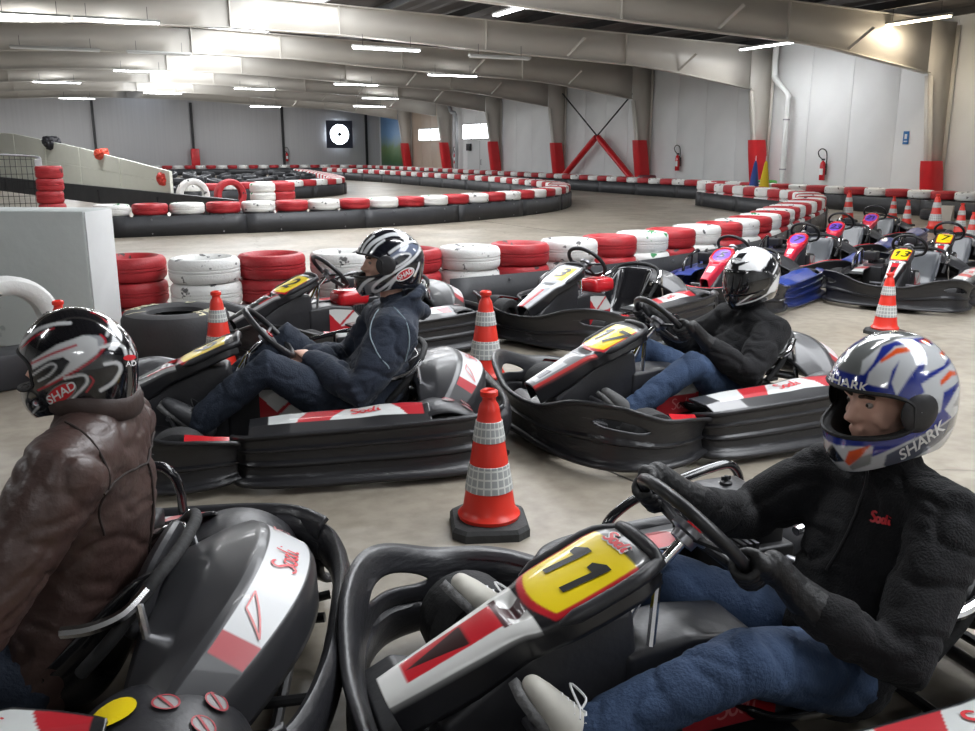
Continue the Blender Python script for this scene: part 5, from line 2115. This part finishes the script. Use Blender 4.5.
def foot_shape(mb, ank, toe, s=1.0, grow=0.0):
    """shoe volume from heel to toe; sole faces away from the shin"""
    a, t = Vector(ank), Vector(toe)
    d = (t - a).normalized()
    heel = a - d * .055
    mb.tube([heel, a + d * .02, a + (t - a) * .55, t - d * .03, t],
            [(.036 + grow, .040 + grow), (.040 + grow, .048 + grow), (.044 + grow, .038 + grow), (.043 + grow, .028 + grow), (.030 + grow, .020 + grow)], 16, hemi=True, ref=(0, 1, 0))


def grip_hand(mb, C, tang, n, out, r=.0165, s=1):
    """closed hand round a rim point C. tang along the rim, n towards the driver, out radial"""
    C, t, n, o = Vector(C), Vector(tang).normalized(), Vector(n).normalized(), Vector(out).normalized()
    for i, (k, rr, ext) in enumerate(((-.036, .0108, 150), (-.012, .0118, 165), (.012, .0118, 170), (.036, .011, 160))):
        pts = []
        for a in np.linspace(-55, ext, 8):
            q = R(a)
            pts.append(C + t * k + (o * math.cos(q) - n * math.sin(q)) * (r + .012))
        mb.tube(pts, [rr * 1.12] * 2 + [rr] * 5 + [rr * .85], 8, hemi=True)
    # palm and back of the hand
    mb.tube([C + t * -.034 + o * .022 + n * .028, C + o * .026 + n * .031, C + t * .034 + o * .022 + n * .028], [(.024, .030), (.026, .034), (.023, .029)], 12, hemi=True, ref=tuple(n))
    # thumb leaves the side of the palm, closes over the rim
    mb.tube([C + t * .03 + o * .022 + n * .034, C + t * .046 + o * .004 + n * .036, C + t * .052 - o * .014 + n * .026, C + t * .05 - o * .026 + n * .010], [.014, .0125, .011, .009], 8, hemi=True)
    return C + o * .030 + n * .050


def rest_hand(mb, W, F, P_):
    """relaxed curled hand: wrist W, pointing F, palm normal P_"""
    W, F, P_ = Vector(W), Vector(F).normalized(), Vector(P_).normalized()
    S = F.cross(P_).normalized()
    mb.tube([W, W + F * .045, W + F * .085], [(.028, .018), (.040, .017), (.040, .015)], 12, hemi=True, ref=tuple(S))
    for i, (k, L) in enumerate(((-.03, .066), (-.010, .078), (.010, .074), (.029, .058))):
        b = W + F * .088 + S * k
        p1 = b + F * (L * .42) + P_ * (L * .12)
        p2 = p1 + F * (L * .22) + P_ * (L * .34)
        p3 = p2 - F * (L * .12) + P_ * (L * .26)
        mb.tube([b, p1, p2, p3], [.0105, .0098, .009, .0078], 8, hemi=True)
    mb.tube([W + F * .03 - S * .03, W + F * .06 - S * .055 + P_ * .012, W + F * .09 - S * .058 + P_ * .026], [.014, .0115, .0095], 8, hemi=True)


def head_shape(mb, C, M):
    def p(x, y, z):
        return C + M @ Vector((x, y, z))
    ax = tuple(M @ Vector((0, 1, 0)))
    mb.tube([p(-.005, 0, .075), p(0, 0, .03), p(.008, 0, -.03), p(.022, 0, -.085)], [(.055, .062), (.076, .094), (.070, .088), (.048, .060)], 18, hemi=True, ref=ax)
    mb.tube([p(.092, 0, .026), p(.106, 0, .0), p(.118, 0, -.015), p(.104, 0, -.025)], [.009, .0105, .0135, .0105], 10, hemi=True)          # nose
    for s in (1, -1):
        mb.tube([p(.086, s * .014, .036), p(.080, s * .045, .036)], [.009, .008], 8, hemi=True)    # brows
        mb.tube([p(.062, s * .042, -.018), p(.052, s * .052, -.035)], [.020, .016], 8, hemi=True)   # cheeks
        mb.tube([p(-.01, s * .082, .01), p(-.015, s * .086, -.02)], [.012, .010], 8, hemi=True)    # ears
        mb.tube([p(.100, s * .010, -.020), p(.094, s * .012, -.020)], .007, 8, hemi=True)          # nostrils
    mb.tube([p(.094, -.018, -.048), p(.099, 0, -.047), p(.094, .018, -.048)], .0065, 8, hemi=True)  # lips
    mb.tube([p(.092, -.016, -.058), p(.098, 0, -.059), p(.092, .016, -.058)], .007, 8, hemi=True)
    mb.tube([p(.080, 0, -.085), p(.085, 0, -.085)], .020, 10, hemi=True)                           # chin


def make_person(pose, label, J, jm, lm, shoe, gloves, seedk, jamp=.010):
    (kx, ky), kh = pose
    t = thing('person', label, 'person', (kx, ky, 0), R(kh))
    HR = Euler([R(a) for a in J['hrot']]).to_matrix()
    H = Vector(J['head'])
    hc = H + HR @ Vector((.018, 0, -.008))
    pel, wai, che, upp, nek = (Vector(J[k]) for k in ('pelvis', 'waist', 'chest', 'upper', 'neck'))
    tw = J.get('tw', 1.0)
    aw = J.get('aw', 1.0)
    lw = J.get('lw', 1.0)
    # ---- continuous body under the clothes
    b = MB()
    limbs(b, [([pel, wai, che, upp, nek], [(.15, .10), (.14, .095), (.155, .10), (.13, .08), (.055, .055)]),
              ([nek - Vector((0, 0, .03)), nek + (hc - nek) * .5, hc - Vector((0, 0, .04))], [.060, .056, .060])])
    for s in ('L', 'R'):
        sh, el, wr = (Vector(J[k + s]) for k in ('sh', 'el', 'wr'))
        hp, kn, an = (Vector(J[k + s]) for k in ('hip', 'kn', 'an'))
        limbs(b, [([upp, sh, el, wr], [.055, .052, .040, .028]), ([hp, kn, an], [.075, .052, .038])])
        b.tube([an, Vector(J['toe' + s])], [.034, .024], 10, hemi=True)
        if not gloves and 'hand' + s in J:
            rest_hand(b, wr, *J['hand' + s])
    head_shape(b, hc, HR)
    bm_ = remesh(b, .0062, 3)
    bm_.materials.append(M_SKIN)
    bm_.shade_smooth()
    body = link('body', bm_, t)
    for s in (1, -1):
        link('eye', cached('eye', lambda: MB().lathe([(0, -.011), (.006, -.009), (.010, -.004), (.011, 0), (.010, .004), (.006, .009), (0, .011)], 10).mesh('eye', mat('eye', (.30, .26, .24), .25))), body, hc + HR @ Vector((.0775, s * .031, .017)))
        link('iris', cached('iris', lambda: MB().lathe([(0, -.005), (.004, -.003), (.005, 0), (.004, .003), (0, .005)], 8).mesh('iris', mat('iris', (.03, .02, .015), .2))), body, hc + HR @ Vector((.0855, s * .031, .017)))
        link('eyebrow', MB().tube([hc + HR @ Vector(q) for q in ((.093, s * .014, .037), (.092, s * .030, .041), (.082, s * .047, .038))], .0045, 6, hemi=True).mesh('eyebrow', mat('brown_hair', (.05, .03, .02), .8)), body)
    # ---- top
    j = MB()
    limbs(j, [([pel + Vector((.02, 0, -.02)), wai, che, upp, nek + Vector((0, 0, -.02))], [(.185 * tw, .135 * tw), (.178 * tw, .135 * tw), (.19 * tw, .13), (.165 * tw, .105), (.085, .080)]),
              ([nek - Vector((0, 0, .04)), nek + (hc - nek) * J.get('collar', .30)], [.088, .076])])
    yk = Vector((0, 0, .01))
    limbs(j, [([upp + (Vector(J['shL']) - upp) * .92 + yk, upp + yk * 2, upp + (Vector(J['shR']) - upp) * .92 + yk], [.082, .098, .082])])
    for s in ('L', 'R'):
        sh, el, wr = (Vector(J[k + s]) for k in ('sh', 'el', 'wr'))
        d = (wr - el).normalized()
        limbs(j, [([upp + (sh - upp) * .3, sh, sh + (el - sh) * .5, el, el + (wr - el) * .5, wr - d * .012], [.100 * aw, .098 * aw, .088 * aw, .078 * aw, .070 * aw, .053 * aw])])
    if J.get('hood'):
        c0 = nek + Vector((-.025, 0, -.005))
        ring = [c0 + Vector((.085 * math.cos(a) - .02, .095 * math.sin(a), .035 - .045 * math.cos(a))) for a in np.linspace(0, 2 * PI, 20, endpoint=False)]
        j.tube(ring, .036, 10, closed=True)
        j.tube([c0 + Vector((-.07, -.05, .0)), c0 + Vector((-.115, 0, -.03)), c0 + Vector((-.07, .05, .0))], .05, 12, hemi=True)
    jme = remesh(j, .0105, J.get('jsm', 7))
    wrinkle(jme, jamp, J.get('fold', 5.5), (1, 1, 1.7), seedk)
    jme.materials.append(jm)
    jme.shade_smooth()
    jo = link('jacket', jme, t)
    # ---- trousers
    l = MB()
    limbs(l, [([pel + Vector((-.02, 0, .0)), pel + Vector((.0, 0, .06))], [(.18, .12), (.17, .12)])])
    for s in ('L', 'R'):
        hp, kn, an = (Vector(J[k + s]) for k in ('hip', 'kn', 'an'))
        limbs(l, [([pel + (hp - pel) * .8, hp, hp + (kn - hp) * .55, kn, kn + (an - kn) * .45, an + (kn - an) * .06], [.105 * lw, .108 * lw, .094 * lw, .080 * lw, .072 * lw, .064 * lw])])
    lme = remesh(l, .0105, 6)
    wrinkle(lme, .007, 6.5, (1.5, 1, 1.2), seedk + 3)
    lme.materials.append(lm)
    lme.shade_smooth()
    link('jeans', lme, t)
    # ---- shoes
    for s in ('L', 'R'):
        an, to = Vector(J['an' + s]), Vector(J['toe' + s])
        f = MB()
        foot_shape(f, an + (to - an) * .0, to, grow=.006)
        kn = Vector(J['kn' + s])
        f.tube([an, an + (kn - an).normalized() * .07], [.050, .047], 12, hemi=True)
        me = remesh(f, .007, 4)
        me.materials.append(shoe[0])
        me.shade_smooth()
        so = link('shoe', me, t)
        d = (to - an).normalized()
        up = (kn - an).normalized()
        sol = up - d * up.dot(d)
        sol.normalize()
        g = MB()
        P2 = [an - d * .075, an - d * .02, an + (to - an) * .5, to - d * .02, to + d * .025]
        W2 = [.030, .040, .040, .046, .030]
        G = []
        yv = d.cross(sol).normalized()
        for p_, w_ in zip(P2, W2):
            G.append([p_ - sol * .030 + yv * (w_ * q) for q in (-1, -.6, 0, .6, 1)])
        solid(link('sole', MB().grid(G).mesh('sole', shoe[1], 40), so), .022, 0)
        if len(shoe) > 2:
            lc = MB()
            for q in range(5):
                c = an + (to - an) * (.25 + .11 * q) + sol * (.05 - .004 * q)
                lc.tube([c - yv * .028 - sol * .008, c + sol * .004, c + yv * .028 - sol * .008], .0035, 6)
            lc.tube(spline([an + d * .06 + sol * .05, an + d * .05 + sol * .07 + yv * .03, an + d * .09 + sol * .06 + yv * .05, an + d * .06 + sol * .05], 5), .003, 6)
            link('laces', lc.mesh('laces', shoe[2]), so)
    # ---- gloves
    if gloves:
        for s in ('L', 'R'):
            if 'ga' + s not in J:
                continue
            a = R(J['ga' + s])
            out = SW_U * math.cos(a) + Vector((0, 1, 0)) * math.sin(a)
            tang = (-SW_U * math.sin(a) + Vector((0, 1, 0)) * math.cos(a)) * (-1 if s == 'L' else 1)
            C = SW_C + out * SW_R
            g = MB()
            wp = grip_hand(g, C, tang, SW_N, out)
            wr = Vector(J['wr' + s])
            el = Vector(J['el' + s])
            g.tube([wp, wp + (wr - wp) * .6, wr + (el - wr) * .14], [.030, .038, .052], 12, hemi=True)
            me = remesh(g, .0042, 2)
            me.materials.append(gloves)
            me.shade_smooth()
            link('glove', me, t)
    return t, jo, H, J['hrot']


def seam(jo, pts, m, r=.003, name='seam'):
    """thin stitched line laid on a garment"""
    me = jo.data
    bvh = BVHTree.FromPolygons([v.co for v in me.vertices], [p.vertices for p in me.polygons])
    out = []
    for p in spline(pts, 8):
        h = bvh.find_nearest(p)
        out.append(h[0] + h[1] * r * .6)
    for _ in range(3):
        out = [out[0]] + [(out[i - 1] + out[i] * 2 + out[i + 1]) / 4 for i in range(1, len(out) - 1)] + [out[-1]]
    link(name, MB().tube(out, r, 6).mesh(name, m), jo)


def garment_decal(jo, shape, c, xa, ya, m, name):
    me = jo.data
    bvh = BVHTree.FromPolygons([v.co for v in me.vertices], [p.vertices for p in me.polygons])
    xa, ya = Vector(xa), Vector(ya)
    dv = xa.cross(ya).normalized()

    def f(x, y):
        h = bvh.ray_cast(Vector(c) + xa * x + ya * y + dv * .5, -dv)
        q = h[0] + dv * .004
        return (q.x, q.y, q.z)
    link(name, decal(shape, f).mesh(name, m, 0), jo)


M_FLEECE = mat('black_fleece', (.0065, .0065, .008), .95, var=.4, vscale=30, bump=.5, bscale=160, sheen=.03)
M_HOODIE = mat('navy_sweatshirt', (.018, .026, .045), .9, var=.3, vscale=10, bump=.35, bscale=90, sheen=.1)
M_LEATHER = mat('brown_leather', (.062, .036, .031), .40, var=.35, vscale=5, bump=.35, bscale=40, rvar=.1)
M_JEANB = mat('blue_denim', (.036, .066, .135), .85, var=.5, vscale=7, bump=.4, bscale=120)
M_JEAND = mat('dark_denim', (.016, .024, .042), .85, var=.35, vscale=7, bump=.4, bscale=120)
M_GLOVE = mat('black_glove', (.012, .012, .013), .55, var=.3, vscale=20, bump=.5, bscale=60)
M_SHOEW = mat('white_shoe', (.56, .54, .48), .7, var=.2, vscale=14)
M_SOLE = mat('grey_sole', (.13, .13, .13), .8, bump=.8, bscale=50)
M_BOOT = mat('dark_boot', (.035, .036, .04), .5, var=.4, vscale=12, bump=.4, bscale=30)
M_THREAD = mat('pale_thread', (.25, .32, .36), .8)
M_THREADB = mat('dark_thread', (.02, .012, .010), .8)

BASE = dict(pelvis=(-.27, 0, .17), waist=(-.33, 0, .30), chest=(-.39, 0, .46), upper=(-.42, 0, .585), neck=(-.415, 0, .67), head=(-.37, 0, .855), hrot=(0, 0, 0),
            shL=(-.41, .195, .585), shR=(-.41, -.195, .585), elL=(-.17, .31, .38), elR=(-.17, -.30, .40), wrL=(.03, .20, .50), wrR=(.05, -.20, .55),
            hipL=(-.22, .10, .16), hipR=(-.22, -.10, .16), knL=(.15, .20, .37), knR=(.15, -.20, .37), anL=(.52, .17, .17), anR=(.52, -.17, .17),
            toeL=(.635, .17, .31), toeR=(.635, -.17, .31))


def J(dx=0.0, **k):
    d = dict(BASE)
    d.update(k)
    if dx:
        for q in ('pelvis', 'waist', 'chest', 'upper', 'neck', 'head', 'shL', 'shR'):
            d[q] = (d[q][0] + dx, d[q][1], d[q][2])
    return d


# driver of number 11
pF, jF, hF, rF = make_person(KF, 'person in black fleece and blue jeans gripping the number 11 steering wheel',
                             J(head=(-.375, 0, .845), hrot=(0, 7, 2), upper=(-.41, 0, .575), neck=(-.40, 0, .66), chest=(-.38, 0, .45), tw=1.14, aw=1.02, wrL=(.0, .19, .44), wrR=(.05, -.19, .54), elL=(-.16, .32, .33), elR=(-.2, -.32, .42), gaL=118, gaR=-75,
                               knL=(.17, .21, .335), knR=(.17, -.21, .35), anL=(.56, .165, .20), anR=(.58, -.19, .28), toeL=(.66, .165, .35), toeR=(.70, -.20, .42), collar=.42),
                             M_FLEECE, M_JEANB, (M_SHOEW, M_SOLE, M_WHITE), M_GLOVE, 1.0, .012)
garment_decal(jF, (lambda a: ([(x * .026, y * .026) for x, y in a[0]], a[1]))(strokes2d(SODI, .26)), (-.28, .10, .565), (-.59, .81, 0), (-.2, -.15, .97), M_REDPR, 'chest_logo')
seam(jF, [(-.2, .02, .66), (-.24, .02, .58), (-.24, .02, .5), (-.22, .01, .4)], M_DARKMETAL, .004, 'zip')
make_helmet(pF, hF, tuple(R(a) for a in rF), 'blue, silver and orange full-face helmet with SHARK lettering', paint_F, 50, 12, 440, 352, .00047, scale=1.08, texts=[
    ('brow_lettering', text2d('SHARK', 60, .0, .02), 228, 258, -13, M_WHITE, .002), ('cheek_lettering', text2d('SHARK', 78, .35, .02), 550, 545, 36, M_WHITE, .002)])

# driver in the navy hooded top
pB, jB, hB, rB = make_person(KB, 'person in navy hooded top and dark jeans resting hands in lap',
                             J(head=(-.415, 0, .91), hrot=(0, 3, 4), hood=True, tw=1.42, aw=1.3, lw=1.15, upper=(-.43, 0, .60), neck=(-.435, 0, .69), wrL=(-.02, .07, .44), wrR=(-.02, -.08, .43), elL=(-.22, .30, .34), elR=(-.22, -.28, .36),
                               handL=((.5, -.75, .35), (.2, -.2, -1)), handR=((.5, .75, .2), (.2, .2, -1)), knL=(.20, .21, .455), knR=(.10, -.2, .50), anL=(.53, .17, .19), anR=(.50, -.17, .19), toeL=(.66, .17, .30), toeR=(.63, -.17, .30), collar=.12),
                             M_HOODIE, M_JEAND, (M_BOOT, M_SOLE, M_DARKMETAL), None, 5.0, .011)
seam(jB, [(-.33, .10, .72), (-.30, .17, .68), (-.29, .24, .62), (-.31, .30, .54), (-.36, .33, .45)], M_THREAD, .0035)
seam(jB, [(-.42, .14, .72), (-.45, .25, .66), (-.48, .31, .58), (-.49, .31, .46)], M_THREAD, .0035)
OV = disc2d(58, 24, 26)
OV2 = disc2d(68, 24, 33)
make_helmet(pB, hB, tuple(R(a) for a in rB), 'black helmet with white swirling stripes and a red oval badge', paint_B, 84, 8, 418, 300, .00073, scale=1.06, texts=[
    ('badge_border', OV2, 500, 385, 25, M_WHITE, .0012), ('badge', OV, 500, 385, 25, M_REDPR, .002), ('badge_lettering', text2d('SHAD', 40, .2, .02), 500, 385, 25, M_WHITE, .003)])

# driver in the white and black helmet
pE, jE, hE, rE = make_person(KE, 'person in black hooded top and faded blue jeans with black gloves',
                             J(head=(-.405, 0, .775), hrot=(0, 6, 14), tw=1.16, aw=1.1, waist=(-.32, 0, .28), chest=(-.38, 0, .41), upper=(-.42, 0, .51), neck=(-.425, 0, .585), shL=(-.41, .19, .50), shR=(-.41, -.19, .50), wrL=(.0, .19, .46), wrR=(.02, -.19, .52),
                               elL=(-.17, .29, .31), elR=(-.19, -.29, .36), gaL=105, gaR=-85, knL=(.10, .20, .37), knR=(.14, -.2, .37), anL=(.48, .17, .15), anR=(.5, -.17, .16), toeL=(.60, .17, .27), toeR=(.62, -.17, .28), collar=.45),
                             M_FLEECE, M_JEANB, (mat('grey_shoe', (.12, .12, .12), .7, var=.3), M_SOLE), M_GLOVE, 9.0, .010)
make_helmet(pE, hE, tuple(R(a) for a in rE), 'white crowned black helmet with a closed smoked visor', paint_E, 38, 10, 450, 335, .00062, scale=1.05, visor=True, texts=[
    ('side_lettering', text2d('SHOEI', 34, .2, .02), 605, 375, 50, M_BLACKPR, .002), ('brow_badge', text2d('SHOEI', 34, 0, .02), 322, 178, -12, M_BLACKPR, .002)])

# driver in the brown jacket
pA, jA, hA, rA = make_person(KA, 'person in a brown leather jacket seen from behind',
                             J(dx=.05, head=(-.395, .0, .945), hrot=(0, 4, -16), pelvis=(-.29, 0, .2), waist=(-.36, 0, .40), upper=(-.43, 0, .765), neck=(-.42, 0, .84), chest=(-.42, 0, .62), jsm=16, shL=(-.42, .225, .745), shR=(-.42, -.20, .745), tw=1.12, aw=1.02, fold=6.0, elL=(-.2, .36, .44), elR=(-.12, -.28, .46),
                               wrL=(.03, .2, .45), wrR=(.03, -.2, .45), gaL=105, gaR=-105, collar=.42), M_LEATHER, M_JEAND, (M_BOOT, M_SOLE), M_GLOVE, 14.0, .008)
seam(jA, [(-.47, -.24, .69), (-.52, -.12, .70), (-.54, 0, .70), (-.52, .12, .70), (-.47, .24, .69)], M_THREADB, .003)
seam(jA, [(-.36, .17, .88), (-.44, .21, .80), (-.48, .22, .69), (-.46, .22, .56)], M_THREADB, .003)
seam(jA, [(-.54, 0, .70), (-.54, 0, .55), (-.50, 0, .38)], M_THREADB, .003)
link('collar', MB().tube([Vector((-.372 + .098 * math.cos(a), .098 * math.sin(a), .865 + .02 * math.cos(a))) for a in np.linspace(0, 2 * PI, 28, endpoint=False)], [(.036, .020)] * 28, 10, closed=True, ref=(0, 0, 1)).mesh('collar', mat('collar_leather', (.040, .024, .021), .5, var=.3, vscale=8, bump=.3, bscale=40)), jA)
make_helmet(pA, hA, tuple(R(a) for a in rA), 'gloss black helmet with silver and red swooshes and an oval badge', paint_A, 127, 8, 415, 375, .00050, scale=.89, pivot=False, texts=[
    ('badge_border', disc2d(84, 24, 46), 312, 507, 27, M_STEEL, .0012), ('badge', disc2d(74, 24, 38), 312, 507, 27, M_REDPR, .002), ('badge_lettering', text2d('SHAD', 62, .2, .02), 312, 507, 27, M_WHITE, .003),
    ('small_badge', disc2d(34, 18, 15), 665, 375, -5, M_REDPR, .002), ('model_lettering', text2d('AD', 40, 0, .02), 668, 408, -5, M_WHITE, .002)])
